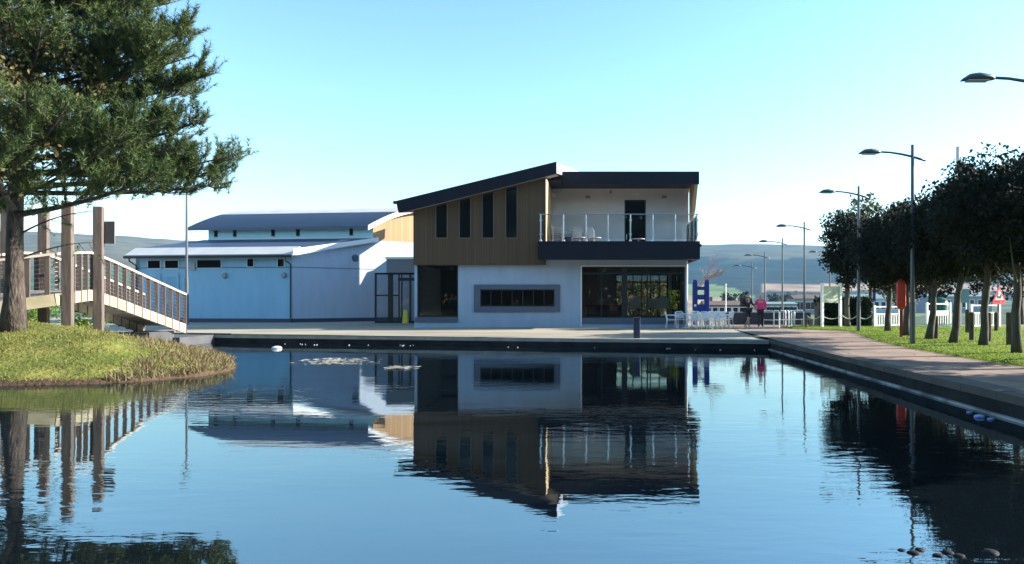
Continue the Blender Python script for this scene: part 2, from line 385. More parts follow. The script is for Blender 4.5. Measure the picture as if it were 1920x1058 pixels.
# small landing apron where the footbridge comes down
MB().box(-19.6, -17.02, 30.9, 35.2, -.6, .345).build('landing', M['sea_wall'], kind='structure')

# quay walls
def quay(name, label, p, q, zt, cop_over=.03, ledge=True, cop=None):
    t = thing(name, label, 'quay wall')
    MB().seg(p, q, -1.2, zt-.13, .45).build('masonry', M['stone'], t)
    dx, dy = q[0]-p[0], q[1]-p[1]; L = math.hypot(dx, dy); k = int(L/1.2); c = MB()
    for i in range(k):
        a = i/k+.006/L; b = (i+1)/k-.006/L
        c.seg((p[0]+dx*a, p[1]+dy*a), (p[0]+dx*b, p[1]+dy*b), zt-.13, zt+.006+random.uniform(-.004, .004), .5, -cop_over)
    c.build('coping', cop or M['coping'], t)
    if ledge: MB().seg(p, q, -.3, .035, .08, -.08).build('ledge', mat('ledge_stone', (.38, .36, .34), .6, col2=(.10, .10, .10), scale=2), t)
    return t
quay('quay_wall', 'dark stone quay wall along the far side of the pond before the buildings', C1, (C0[0]-.02, C0[1]), .338, ledge=False)
quay('quay_wall', 'dark stone pond wall with pale waterline ledge beside the tree lined path', (6.27, 29.1), (6.27, -12), .376, cop=M['path_coping'])
quay('quay_wall', 'short stretch of dark quay wall behind the footbridge at the left', (-60, 42.9), (-17.4, 33.9), .338, ledge=False)

# lawn with curved edge
def lawn_edge(y):
    pts = [(-12, 9.05), (16.6, 9.08), (20, 9.1), (23, 9.2), (26, 9.45), (29, 9.9), (31.5, 10.4), (33.5, 10.9), (35.0, 10.7), (36.0, 9.8), (36.8, 9.2), (38.5, 9.0), (60, 9.0)]
    for (a, xa), (b, xb) in zip(pts, pts[1:]):
        if a <= y <= b: return xa+(xb-xa)*(y-a)/(b-a)
    return 9
def lawn_z(x, y): return z_pave(x, y) + .05 + .03*smooth(0, 1.2, x-lawn_edge(y)) + .02*mnoise.noise((x*.5, y*.5, 0))
M['lawn'] = mat('lawn_grass', (.12, .18, .018), .95, spec=.1, col2=(.20, .24, .035), scale=1.6, detail=8, bump=.8, bscale=14, bdist=.05)
lm = MB(); ly = frange(-8, 39.6, 120); lk = [0, .25, .6, 1.2, 2, 3, 4, 5, 6.5, 8, 10, 13, 17, 24]
for y in ly:
    for k in lk: x = lawn_edge(y)+k; lm.v.append((x, y, lawn_z(x, y) if k else z_pave(x, y)-.02))
for j in range(len(ly)-1):
    for i in range(len(lk)-1): a = j*len(lk)+i; lm.f.append((a, a+1, a+1+len(lk), a+len(lk)))
lm.build('lawn', M['lawn'], smooth=True, kind='structure')
g = MB(); rnd = random.Random(3)
for _ in range(26000):
    y = 15 + 24*rnd.random()**1.0; x = lawn_edge(y) + .02 + rnd.random()**1.5*8
    z = lawn_z(x, y); h = rnd.uniform(.015, .05); a = rnd.uniform(0, 6.28); w = .016
    dx, dy = math.cos(a)*w, math.sin(a)*w; ox, oy = rnd.uniform(-.04, .04), rnd.uniform(-.04, .04)
    g.add([(x-dx, y-dy, z-.01), (x+dx, y+dy, z-.01), (x+ox, y+oy, z+h)], [(0, 1, 2)])
tag(g.build('lawn_grass', M['lawn_blade']), 'short bright green grass under the row of trees', 'grass', kind='stuff')

# island bank
SH = [(-60, 14.6), (-30, 15.4), (-20, 15.9), (-15, 16.25), (-12.9, 16.45), (-11.4, 16.7), (-10.4, 17.2), (-9.75, 18.4), (-9.65, 19.6), (-9.95, 20.9), (-10.9, 22.6), (-12.6, 24.6), (-14.6, 26.3), (-18, 27.4), (-30, 28.4), (-60, 30)]
def shore_d(x, y):
    ins = False; best = 1e9; N = len(SH)
    for i in range(N):
        x1, y1 = SH[i]; x2, y2 = SH[(i+1) % N]
        if (y1 > y) != (y2 > y) and x < (x2-x1)*(y-y1)/(y2-y1)+x1: ins = not ins
        dx, dy = x2-x1, y2-y1; t = max(0, min(1, ((x-x1)*dx+(y-y1)*dy)/(dx*dx+dy*dy)))
        best = min(best, math.hypot(x-x1-t*dx, y-y1-t*dy))
    return best if ins else -best
def isl_z(x, y):
    d = shore_d(x, y) + .10*mnoise.noise((x*1.3, y*1.3, 2)) + .05*mnoise.noise((x*4, y*4, 5))
    if d < 0: return d*.5
    z = .05*min(1, d/.12) + .34*d - .018*d*d if d < 6 else 0
    if d >= 6: z = .05+.34*6-.018*36
    z = min(z, 1.42)
    k = smooth(22, 26, y); z = z*(1-k) + min(z, .75)*k
    return z + .05*mnoise.noise((x*.9, y*.9, 8)) * min(1, d)
M['bank'] = mat('bank_turf', (.11, .135, .028), .95, spec=.1, col2=(.22, .21, .055), scale=.9, detail=8, bump=.9, bscale=9, bdist=.06)
# a bare soil rim at the waterline, by height
bmn = M['bank'].node_tree; bn, bl = bmn.nodes, bmn.links
bs = bn['Principled BSDF']; src = bs.inputs['Base Color'].links[0].from_socket
geo = bn.new('ShaderNodeNewGeometry'); sep = bn.new('ShaderNodeSeparateXYZ'); bl.new(geo.outputs['Position'], sep.inputs[0])
nz = bn.new('ShaderNodeTexNoise'); nz.inputs['Scale'].default_value = 3; nz.inputs['Detail'].default_value = 5; bl.new(geo.outputs['Position'], nz.inputs['Vector'])
ad = bn.new('ShaderNodeMath'); ad.operation = 'MULTIPLY_ADD'; bl.new(nz.outputs['Fac'], ad.inputs[0]); ad.inputs[1].default_value = -.22; bl.new(sep.outputs['Z'], ad.inputs[2])
mr = bn.new('ShaderNodeMapRange'); mr.inputs[1].default_value = -.04; mr.inputs[2].default_value = .05; bl.new(ad.outputs[0], mr.inputs[0])
sx = bn.new('ShaderNodeMix'); sx.data_type = 'RGBA'; sx.inputs[6].default_value = (.085, .055, .035, 1); bl.new(mr.outputs[0], sx.inputs[0]); bl.new(src, sx.inputs[7]); bl.new(sx.outputs[2], bs.inputs['Base Color'])
xs = [-60, -50, -40, -34, -30, -27, -24, -22] + frange(-21, -9, 110)
grid('bank', xs, frange(14.2, 29, 130), isl_z, M['bank'], keep=lambda x, y: shore_d(x, y) > -1.2)
g = MB(); rnd = random.Random(5)
cnt = 0
while cnt < 42000:
    x = rnd.uniform(-20.5, -9.6); y = rnd.uniform(16, 26)
    d = shore_d(x, y)
    if d < .1: continue
    cl = mnoise.noise((x*.8, y*.8, 3)) + .6*mnoise.noise((x*2.5, y*2.5, 6))
    if rnd.random() > .45+.6*cl: continue
    z = isl_z(x, y); h = rnd.uniform(.015, .055)*(1+.9*max(0, cl)); a = rnd.uniform(0, 6.28); w = .013
    dx, dy = math.cos(a)*w, math.sin(a)*w; ox, oy = rnd.uniform(-.05, .05), rnd.uniform(-.05, .05)
    g.add([(x-dx, y-dy, z-.01), (x+dx, y+dy, z-.01), (x+ox, y+oy, z+h)], [(0, 1, 2)]); cnt += 1
tag(g.build('bank_grass', M['grass_blade']), 'yellowish rough grass covering the bank under the pine', 'grass', kind='stuff')
g = MB(); rnd = random.Random(9); cnt = 0
while cnt < 7000:
    x = rnd.uniform(-15.5, -9.6); y = rnd.uniform(17, 27)
    d = shore_d(x, y)
    if d < .05: continue
    # along the tip and the far rim of the bank, thinning inland
    near = math.exp(-d/.7) if (y > 19.2 or x > -11) else 0
    if x < -13.6: near *= max(0, 1-(-13.6-x)/1.6)
    cl = mnoise.noise((x*1.7, y*1.7, 12))
    if rnd.random() > near*(.55+.9*cl): continue
    z = isl_z(x, y); h = rnd.uniform(.07, .22)*(.7+.6*max(0, cl)+.3*rnd.random()); a = rnd.uniform(0, 6.28); w = .011
    dx, dy = math.cos(a)*w, math.sin(a)*w; ox, oy = rnd.gauss(0, .07), rnd.gauss(0, .07)
    g.add([(x-dx, y-dy, z-.02), (x+dx, y+dy, z-.02), (x+ox*.6+dx*.8, y+oy*.6+dy*.8, z+h*.7), (x+ox, y+oy, z+h)], [(0, 1, 2), (0, 2, 3)]); cnt += 1
tag(g.build('bank_weeds', M['weed']), 'dry brownish weeds along the rim of the grassy bank', 'weeds', kind='stuff')

M['far_ground_dark'] = mat('shore_soil', (.05, .06, .02), .95, col2=(.035, .045, .015), scale=.5)
# shore the photographer stands on, and the land beyond
MB().box(-70, 6.2, -60, -4, -1, .5).build('near_shore', M['far_ground_dark'], kind='structure')

# far terrain: flat land, then hills
def crest_v(u):
    pts = [(-900, 436), (-300, 440), (0, 447), (90, 447), (200, 453), (300, 459), (345, 463), (500, 480), (700, 500), (1000, 492), (1200, 478), (1310, 468), (1420, 466), (1530, 467), (1700, 474), (1900, 482), (2300, 490), (3200, 500)]
    for (a, xa), (b, xb) in zip(pts, pts[1:]):
        if a <= u <= b: t = (u-a)/(b-a); t = t*t*(3-2*t); return xa+(xb-xa)*t
    return 500
mh = MB(); th = frange(R(-58), R(58), 420); rr = frange(0, 1, 110)
HV = []; HC = []
for j, t in enumerate(rr):
    r = 75 + (3600-75)*t**1.6
    for a in th:
        x, y = r*math.sin(a), r*math.cos(a)
        u = U0 + F*math.tan(a)
        v = crest_v(u)
        zc = 2600*math.cos(a)*(V0-v)/F + EYE          # crest height at 2.6 km
        k = smooth(500, 2600, r); kk = k*(1.0 if r < 2600 else 1-.35*smooth(2600, 3600, r))
        nn = mnoise.noise((x*.0013, y*.0013, 1)) + .5*mnoise.noise((x*.004, y*.004, 4))
        z = -1.6 + (zc+1.6)*kk + 14*nn*smooth(400, 1200, r)*(1-smooth(1900, 2600, r))
        z += 2.2*mnoise.noise((x*.012, y*.012, 9))*smooth(700, 1500, r)
        HV.append((x, y, z))
        e = (z-EYE)/max(y, 1)*F                          # slope height above the eye, in photo pixels
        nf = mnoise.noise((x*.003+5, y*.003, 7)); n2 = mnoise.noise((x*.02, y*.02, 3)); n3 = mnoise.noise((x*.0016, y*.0016, 30))
        if u < 760:                                        # left: heathery moor over green fields
            moor = smooth(40, 66, e + 20*nf)
            c = [(.06, .10, .05), (.105, .10, .065)]
            base = [c[0][i]*(1-moor)+c[1][i]*moor for i in range(3)]
            if e < 50 and mnoise.noise((x*.006, y*.006, 14)) > .2: base = [.035, .06, .035]
        else:
            def lerp_(pts, q):
                for (p0, q0), (p1, q1) in zip(pts, pts[1:]):
                    if p0 <= q <= p1: return q0+(q1-q0)*(q-p0)/(p1-p0)
                return pts[0][1] if q < pts[0][0] else pts[-1][1]
            nj = mnoise.noise((x*.006, y*.006, 21)); ee = e + 4*nj + 2.5*n2
            fb = lerp_([(1250, 40), (1315, 34), (1345, 30), (1375, 23), (1398, 12), (1425, 6), (1440, 20), (1600, 24)], u + 8*nj)
            if ee > 82 + 7*nf: base = [.085, .088, .055] if ee < 92+6*n3 else [.075, .08, .05]
            elif ee > 32 or (ee > fb and u < 1432): base = [.016, .032, .03] if nf > -.38 else [.04, .06, .04]
            elif u > 1428 and ee > 19: base = [.28, .20, .14]
            elif u > 1428 and ee > 5: base = [.02, .035, .03] if nj > -.3 else [.05, .08, .05]
            elif u <= 1428 and ee > 7: base = [.13, .18, .075] if n3 < .28 else [.09, .14, .065]
            elif u < 1405: base = [.26, .21, .13]
            else: base = [.05, .075, .045] if n2 > -.1 else [.12, .17, .09]
        base = [b*(1+.35*n2) for b in base]
        HC.append(base)
nc = len(th)
mh.v = HV
for j in range(len(rr)-1):
    for i in range(nc-1): mh.f.append((j*nc+i, j*nc+i+1, (j+1)*nc+i+1, (j+1)*nc+i))
ho = mh.build('hills', vcol_mat('hill_cover', noise_scale=.03, vary=.25), smooth=True, kind='structure')
at = ho.data.color_attributes.new('col', 'FLOAT_COLOR', 'POINT'); buf = []
for c in HC: buf += [*c, 1.0]
at.data.foreach_set('color', buf)
M['far_ground'] = mat('rough_ground', (.06, .085, .035), .95, col2=(.10, .11, .05), scale=.15, detail=8)
mb = MB(); mb.add([(-6000, -3000, -2.2), (6000, -3000, -2.2), (6000, 7000, -2.2), (-6000, 7000, -2.2)], [(0, 1, 2, 3)]); mb.build('ground', M['far_ground'], kind='structure')
# the belt of trees behind the photographer, which the windows mirror
wb = MB(); rnd = random.Random(50)
for _ in range(30000):
    x = rnd.uniform(-110, 95); top_ = 15+3*mnoise.noise((x*.09, 0, 0))+2*mnoise.noise((x*.31, 4, 0)); z = .5+top_*rnd.random()**.8; y = -16-rnd.random()*9*(1-z/22); sz = rnd.uniform(.5, 1.1)
    a = Vector((rnd.gauss(0, 1), rnd.gauss(0, 1), rnd.gauss(0, 1))).normalized()*sz; b = a.cross(Vector((rnd.gauss(0, 1), rnd.gauss(0, 1), rnd.gauss(0, 1)))).normalized()*sz*.7; p = Vector((x, y, z))
    wb.add([p-a, p+b, p+a, p-b], [(0, 1, 2, 3)])
tag(wb.build('woodland', M['wood_leaf']), 'dark belt of trees behind the viewer, mirrored in the windows', 'trees', kind='stuff')
# haze
hm = bpy.data.materials.new('haze_air'); hm.use_nodes = True
nt = hm.node_tree; nt.nodes.remove(nt.nodes['Principled BSDF']); pv = nt.nodes.new('ShaderNodeVolumePrincipled')
pv.inputs['Color'].default_value = (.22, .53, .95, 1); pv.inputs['Density'].default_value = 0.00011; pv.inputs['Anisotropy'].default_value = 0.2
nt.links.new(pv.outputs[0], nt.nodes['Material Output'].inputs['Volume'])
MB().box(-5000, 5000, -300, 6000, -3.3, 330).build('haze', hm, kind='stuff')

# ------------------------------------------------------------------ café building
cafe = thing('cafe_building', 'two storey white and brown clad café with slanted dark roof and glass balcony', 'building')
GZ = .30
FW = (-9.56, 4.33)
OPA, OPB, OPC = (-9.42, -7.34, 1.0, 3.66), (-6.23, -2.44, 1.54, 2.41), (-1.06, 4.18, .96, 3.57)
w = MB(); y0, y1 = 39.0, 39.25
w.box(FW[0], OPA[0], y0, y1, GZ, 3.9); w.box(OPA[0], OPA[1], y0, y1, GZ, OPA[2]); w.box(OPA[0], OPA[1], y0, y1, OPA[3], 3.9)
w.box(OPA[1], OPB[0], y0, y1, GZ, 3.9); w.box(OPB[0], OPB[1], y0, y1, GZ, OPB[2]); w.box(OPB[0], OPB[1], y0, y1, OPB[3], 3.9)
w.box(OPB[1], OPC[0], y0, y1, GZ, 3.9); w.box(OPC[0], OPC[1], y0, y1, GZ, OPC[2]); w.box(OPC[0], OPC[1], y0, y1, OPC[3], 3.9); w.box(OPC[1], FW[1], y0, y1, GZ, 3.9)
w.box(FW[0], FW[0]+.25, 39.25, 48.2, GZ, 3.9)                                   # left wall
for a, b in ((39.25, 40.6), (46.0, 48.2)): w.box(FW[1]-.25, FW[1], a, b, GZ, 3.9)   # right wall, glazed between
w.box(FW[1]-.25, FW[1], 40.6, 46, GZ, .9); w.box(FW[1]-.25, FW[1], 40.6, 46, 3.5, 3.9)
w.box(FW[0]+.25, .8, 47.95, 48.2, GZ, 3.9); w.box(.8, FW[1]-.25, 47.95, 48.2, GZ, .8); w.box(.8, FW[1]-.25, 47.95, 48.2, 3.5, 3.9)
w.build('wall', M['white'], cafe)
MB().box(FW[0]+.26, FW[1]-.26, 39.26, 47.94, .3, .50).build('floor', M['floor_in'], cafe)
MB().box(FW[0], FW[1], 39.0, 48.2, 3.9, 4.18).build('ceiling_slab', M['dark_soffit'], cafe)
wi = MB(); wi.box(FW[0]+.26, -.3, 44.2, 44.35, .5, 3.9).build('inner_partition', M['interior'], cafe)

def window(parent, x0, x1, z0, z1, y, nmull, bar=.05, name='window', fm=M['frame'], gm=M['glass_dark'], transom=None, xs=None, depth=.10):
    f = MB(); f.box(x0, x1, y, y+depth, z0, z0+bar); f.box(x0, x1, y, y+depth, z1-bar, z1)
    f.box(x0, x0+bar, y, y+depth, z0+bar, z1-bar); f.box(x1-bar, x1, y, y+depth, z0+bar, z1-bar)
    for xm, wd in (xs if xs else [(x0+(x1-x0)*i/nmull, bar*.8) for i in range(1, nmull)]): f.box(xm-wd/2, xm+wd/2, y+.004, y+depth-.004, z0+bar, z1-bar)
    if transom: f.box(x0+bar, x1-bar, y+.008, y+depth-.008, transom-.04, transom+.04)
    fo = f.build(name, fm, parent)
    MB().box(x0+bar*.5, x1-bar*.5, y+depth*.45, y+depth*.55, z0+bar*.5, z1-bar*.5).build('pane', gm, fo)
    return fo
window(cafe, *OPA[:2], OPA[2], OPA[3], 39.04, 1, bar=.07)
window(cafe, OPB[0], OPB[1], OPB[2], OPB[3], 39.06, 7, bar=.06)
window(cafe, *OPC, 39.06, 2, bar=.06, xs=[(PX(1128, 39), .05), (PX(1171, 39), .28), (PX(1214, 39), .06)], transom=3.22)
# glazing in the back and right walls, seen through the café
bw = window(cafe, .8, FW[1]-.25, .8, 3.5, 48.0, 6, bar=.08, gm=M['glass_clear'], transom=3.0)
f = MB(); p = MB()
for y in (40.6, 42.4, 44.2, 45.95): f.box(FW[1]-.2, FW[1]-.08, y, y+.06, .9, 3.5)
f.box(FW[1]-.2, FW[1]-.08, 40.66, 45.95, .9, .96); f.box(FW[1]-.2, FW[1]-.08, 40.66, 45.95, 3.44, 3.5)
fo = f.build('window', M['frame'], cafe); MB().box(FW[1]-.15, FW[1]-.13, 40.63, 45.98, .93, 3.47).build('pane', M['glass_clear'], fo)
# grey surrounds and sill panels
s = MB(); a, b, c, d = PX(889, 39), PX(1050, 39), PZ(585, 39), PZ(534, 39)
s.box(a, b, 38.92, 39.0, c, OPB[2]); s.box(a, b, 38.92, 39.0, OPB[3], d); s.box(a, OPB[0], 38.92, 39.0, OPB[2], OPB[3]); s.box(OPB[1], b, 38.92, 39.0, OPB[2], OPB[3])
s.build('window_surround', M['grey_trim'], cafe)
MB().box(OPA[0]-.1, OPA[1], 38.95, 39.0, .74, 1.0).build('sill_panel', M['grey_trim'], cafe)
MB().box(OPC[0], OPC[1]+.1, 38.95, 39.0, .66, .96).build('sill_panel', M['grey_trim'], cafe)
t = MB(); t.box(OPC[0]-.06, OPC[0], 38.97, 39.0, .5, 3.6); t.box(OPC[0], OPC[1]+.06, 38.97, 39.0, 3.57, 3.63); t.build('window_trim', M['white_trim'], cafe)
MB().tube([(4.27, 38.93, .4), (4.27, 38.93, 3.85)], .05).build('downpipe', M['white_trim'], cafe)
MB().box(FW[0], OPA[1]+.0, 38.96, 39.0, .3, .5).build('plinth', M['blue_wall'], cafe)

# brown clad upper volume under the slanted roof
RB, RYB = 1.8, 51.75          # unseen rear of the roof, raised and lengthened to shade the hall gable
RX0, RZ0, RX1, RZ1, RT = -10.2, 6.76, -2.29, 8.70, .60
def roof_top(x): return RZ0+(x-RX0)*(RZ1-RZ0)/(RX1-RX0)
bx0, bx1 = -9.54, -2.88
b1 = MB()
ylo, yhi = 38.7, 48.3
prof = [(bx0, 3.64), (bx1, 3.64), (bx1, roof_top(bx1)-RT+.06), (bx0, roof_top(bx0)-RT+.06)]
def exty(mb, prof, ya, yb, skew=0.0):
    lo = [(x, ya, z) for x, z in prof]; hi = [(x+skew*(yb-ya), yb, z) for x, z in prof]; return mb.prism(lo, hi)
lo_p = [(x, ylo, z) for x, z in prof]; hi_p = [(x, RYB-.2, z+(RB*.93 if z > 4 else 0)) for x, z in prof]
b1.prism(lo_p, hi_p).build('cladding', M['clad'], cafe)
# right-hand return of the cladding, sunlight put into its paler boards, 3 cm proud
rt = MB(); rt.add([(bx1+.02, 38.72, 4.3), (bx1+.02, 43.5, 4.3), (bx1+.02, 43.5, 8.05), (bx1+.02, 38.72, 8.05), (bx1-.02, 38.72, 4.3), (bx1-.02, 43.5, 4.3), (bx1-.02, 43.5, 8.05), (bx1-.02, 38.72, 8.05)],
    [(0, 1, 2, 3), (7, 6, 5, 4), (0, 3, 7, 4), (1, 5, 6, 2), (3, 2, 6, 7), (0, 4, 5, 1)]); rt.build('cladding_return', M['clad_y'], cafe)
for u0, u1 in ((818, 838), (862, 882), (905, 925), (949, 969)):
    xa, xb = PX(u0, 38.7), PX(u1, 38.7); zb = PZ(446, 38.7)
    za, zc = roof_top(xa)-RT-.02, roof_top(xb)-RT-.02
    fr = MB(); e = .035
    fr.box(xa-e, xa, 38.66, 38.70, zb, za); fr.box(xb, xb+e, 38.66, 38.70, zb, zc); fr.box(xa-e, xb+e, 38.66, 38.70, zb-.04, zb)
    fo = fr.build('slit_window', mat('bronze_trim', (.16, .12, .09), .5) if u0 == 818 else bpy.data.materials['bronze_trim'], cafe)
    pn = MB(); exty(pn, [(xa, zb), (xb, zb), (xb, zc), (xa, za)], 38.675, 38.72).build('pane', M['pane_black'], fo)
rf = MB(); rf.prism([(x, 37.9, z) for x, z in ((RX0+.12, RZ0-RT), (RX1, RZ1-RT), (RX1, RZ1), (RX0, RZ0))], [(x+(.7 if x > -5 else 0), RYB+(-.45 if x > -5 else .6), z+RB) for x, z in ((RX0+.12, RZ0-RT), (RX1, RZ1-RT), (RX1, RZ1), (RX0, RZ0))]); rf.build('slanted_roof', M['navy'], cafe)  # back corners staggered to slant the shadow thrown on the gable
sk = MB(); sq = ((RX0+.35, RZ0-RT-.008+.055), (RX1-.03, RZ1-RT-.008), (RX1-.03, RZ1-RT-.002), (RX0+.35, RZ0-RT+.055-.002))
sk.prism([(x, 37.98, z) for x, z in sq], [(x, 42.0, z+RB*4.02/14.4) for x, z in sq]); sk.build('soffit', M['soffit'], cafe)
en = MB(); eq = ((RX1+.002, RZ1-RT+.02), (RX1+.02, RZ1-RT+.02), (RX1+.02, RZ1-.02), (RX1+.002, RZ1-.02))
en.prism([(x, 37.93, z) for x, z in eq], [(x+.7, RYB-.48, z+RB) for x, z in eq]); en.build('roof_end_face', mat('sunlit_roof_end', (.42, .44, .50), .4, metal=.4), cafe)  # pale sheet over the roof end, its sunlight put into the colour
gt = MB(); gt.tube([(RX0-.06, 37.88, RZ0-.08), (RX0-.06, RYB, RZ0-.08+RB)], .09).build('gutter', M['gutter'], cafe)

# flat roof and recessed terrace room
fl = MB(); fl.box(-2.7, 5.1, 40.6, 48.6, 8.25, 8.65); fl.box(-2.2, 5.1, 40.55, 40.72, 8.0, 8.66); fl.build('flat_roof', M['navy'], cafe)
MB().box(-2.85, 4.9, 40.74, 43.5, 8.18, 8.24).build('terrace_soffit', M['dark_soffit'], cafe)
DX0, DX1, DZ0, DZ1 = PX(1171, 43.5), PX(1211, 43.5), 4.36, PZ(375, 43.5)
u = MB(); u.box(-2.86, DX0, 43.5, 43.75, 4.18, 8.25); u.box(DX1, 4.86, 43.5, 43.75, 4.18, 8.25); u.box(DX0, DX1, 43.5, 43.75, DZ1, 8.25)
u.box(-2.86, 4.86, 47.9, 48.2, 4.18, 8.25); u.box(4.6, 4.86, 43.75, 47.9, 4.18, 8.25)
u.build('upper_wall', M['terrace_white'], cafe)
MB().box(-2.86, 4.86, 43.50-.012, 43.5, 8.12, 8.18).build('wall_trim', M['white_trim'], cafe)
fn = MB(); fn.prism([(4.90, y, z) for y, z in ((40.74, 8.24), (43.5, 8.24), (43.5, 6.35), (42.1, 6.75))], [(5.08, y, z) for y, z in ((40.74, 8.24), (43.5, 8.24), (43.5, 6.35), (42.1, 6.75))])
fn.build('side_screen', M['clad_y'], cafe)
df = MB(); df.box(DX0, DX0+.06, 43.53, 43.65, DZ0, DZ1); df.box(DX1-.06, DX1, 43.53, 43.65, DZ0, DZ1); df.box(DX0+.06, DX1-.06, 43.53, 43.65, DZ1-.06, DZ1); df.box(DX0+.06, DX1-.06, 43.53, 43.65, DZ0, DZ0+.12)
do = df.build('door', M['frame'], cafe); MB().box(DX0+.05, DX1-.05, 43.58, 43.6, DZ0+.1, DZ1-.05).build('pane', M['pane_black'], do)
MB().box(DX0+.1, DX0+.14, 43.47, 43.53, 5.3, 5.6).build('handle', M['steel'], do)
for uu, vv, kind in ((1102, 370, 'wall_light'), (1245, 370, 'wall_light'), (1145, 361, 'security_camera'), (1192, 364, 'door_sign')):
    x, z = PX(uu, 43.5), PZ(vv, 43.5)
    q = MB()
    if kind == 'wall_light': q.box(x-.13, x+.13, 43.34, 43.5, z-.07, z+.07); m_ = M['soffit']
    elif kind == 'security_camera': q.lathe((x, 43.43, z-.08), [(.02, 0), (.06, .03), (.07, .1), (.05, .16)]); m_ = M['soffit']
    else: q.box(x-.20, x+.20, 43.46, 43.5, z-.06, z+.06); m_ = M['white_trim']
    q.build(kind, m_, cafe)
q = MB(); q.box(-2.84, -2.62, 42.6, 42.8, PZ(369, 42.7), PZ(363, 42.7)); q.build('flood_light', M['white_trim'], cafe)

MB().box(-9.5, -3, 51.8, 60, .2, 6.3).build('shade_block', M['white'], cafe)  # unseen block added to cast shade on the hall gable
# balcony
bk = MB(); X0, X1, Z0, Z1 = -3.19, 4.78, 3.88, 4.76
bk.box(X0, X1, 37.7, 37.86, Z0, Z1); bk.box(X0, X0+.16, 37.86, 38.69, Z0, Z1); bk.box(X1-.16, X1, 37.86, 43.5, Z0, Z1)
bk.box(X0+.16, X1-.16, 37.86, 38.69, Z0+.02, 4.34); bk.box(-2.84, X1-.16, 38.69, 43.49, 4.19, 4.35); bk.box(FW[0]+6.7, X1-.16, 38.69, 38.99, Z0+.02, 4.19)
bk.box(X1, X1+.08, 37.72, 43.4, 4.50, 4.62)
bk.build('balcony', M['navy'], cafe)
rail = MB(); rail.tube([(X0+.06, 37.78, PZ(402, 37.78)), (X1-.08, 37.78, PZ(402, 37.78))], .025); rail.tube([(X1-.08, 37.78, PZ(402, 37.78)), (X1-.08, 43.3, PZ(402, 37.78))], .025)
br = thing  # keep helper name
rail_o = rail.build('balcony_rail', M['steel'], cafe)
pu = [1014, 1057, 1099, 1140, 1182, 1224, 1266, 1307]
def rpost(x, y):
    q = MB(); q.tube([(x, y, Z1-.02), (x, y, PZ(402, 37.78)-.02)], .034); q.lathe((x, y, Z1), [(.07, 0), (.07, .05), (.04, .12)])
    for zz in (Z1+.32, Z1+1.0): q.box(x-.07, x+.07, y-.05, y+.03, zz, zz+.06)
    q.build('rail_post', M['steel'], rail_o)
xs = [PX(k, 37.78) for k in pu]
for x in xs: rpost(x, 37.78)
for y in (39.6, 41.4, 43.2): rpost(X1-.08, y)
for a, b in zip(xs, xs[1:]): MB().box(a+.05, b-.05, 37.775, 37.787, Z1+.10, PZ(402, 37.78)-.05).build('glass_panel', M['glass_clear'], rail_o)
for a, b in zip((37.85, 39.65, 41.45), (39.55, 41.35, 43.15)): MB().box(X1-.086, X1-.074, a, b, Z1+.10, PZ(402, 37.78)-.05).build('glass_panel', M['glass_clear'], rail_o)

# ------------------------------------------------------------------ pavilion with barrel roof
pav = thing('hall_building', 'low pale blue hall with curved barrel roof behind the white café', 'building')
C = Vector((-19.4, 48.0)); dL = Vector((-.991, .133)); dG = Vector((.788, .616)); nL = Vector((.133, .991))
def LP(a, inset=0.0): q = C+dL*a+nL*inset; return (q.x, q.y)
def GP(t, out_=0.0): q = C+dG*t+Vector((.616, -.788))*out_; return (q.x, q.y)
def aL(u):           # distance along the long wall at photo column u
    k = (u-U0)/F; return (C.x-k*C.y)/(k*dL.y-dL.x)
wl_ = MB(); LEN = 10.75
wl_.seg(LP(0), LP(LEN), .3, 4.66, -.3)            # thickness to the inside
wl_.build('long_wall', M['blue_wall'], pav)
MB().seg(LP(LEN), LP(LEN, 9), .3, 4.66, -.3).build('end_wall', M['blue_wall'], pav)
gw = MB(); prof = [(0, .3), (14.4, .3), (14.4, 5.86), (5.2, 5.86), (0, 4.62)]
def gpoly(mb, prof, o0, o1):
    lo = [(*GP(t, o0), z) for t, z in prof]; hi = [(*GP(t, o1), z) for t, z in prof]; return mb.prism(lo, hi)
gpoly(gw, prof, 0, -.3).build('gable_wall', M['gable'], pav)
def zarc(c): return 8.38-1.66*((c-4.4)/5.3)**2
cs = frange(.0, 8.8, 16)
gpoly(MB(), [(5.2, 5.862), (14.0, 5.862)]+[(5.2+c, zarc(c)-.12) for c in reversed(cs)], .0, -.28).build('timber_gable', M['larch'], pav)
q = MB(); q.seg(LP(-.02, -.012), LP(LEN, -.012), 3.92, 3.96, .03); q.seg(GP(0, .0), GP(12, 0), 3.92, 3.96, -.012, 0); q.build('wall_joint', M['grey_trim'], pav)
MB().seg(LP(0, -.03), LP(LEN, -.03), .3, .72, -.03).build('plinth', mat('dark_blue_plinth', (.03, .045, .09), .6), pav)
MB().seg(GP(0, 0), GP(7.4, 0), .3, .72, -.03, 0).build('plinth', bpy.data.materials['dark_blue_plinth'], pav)
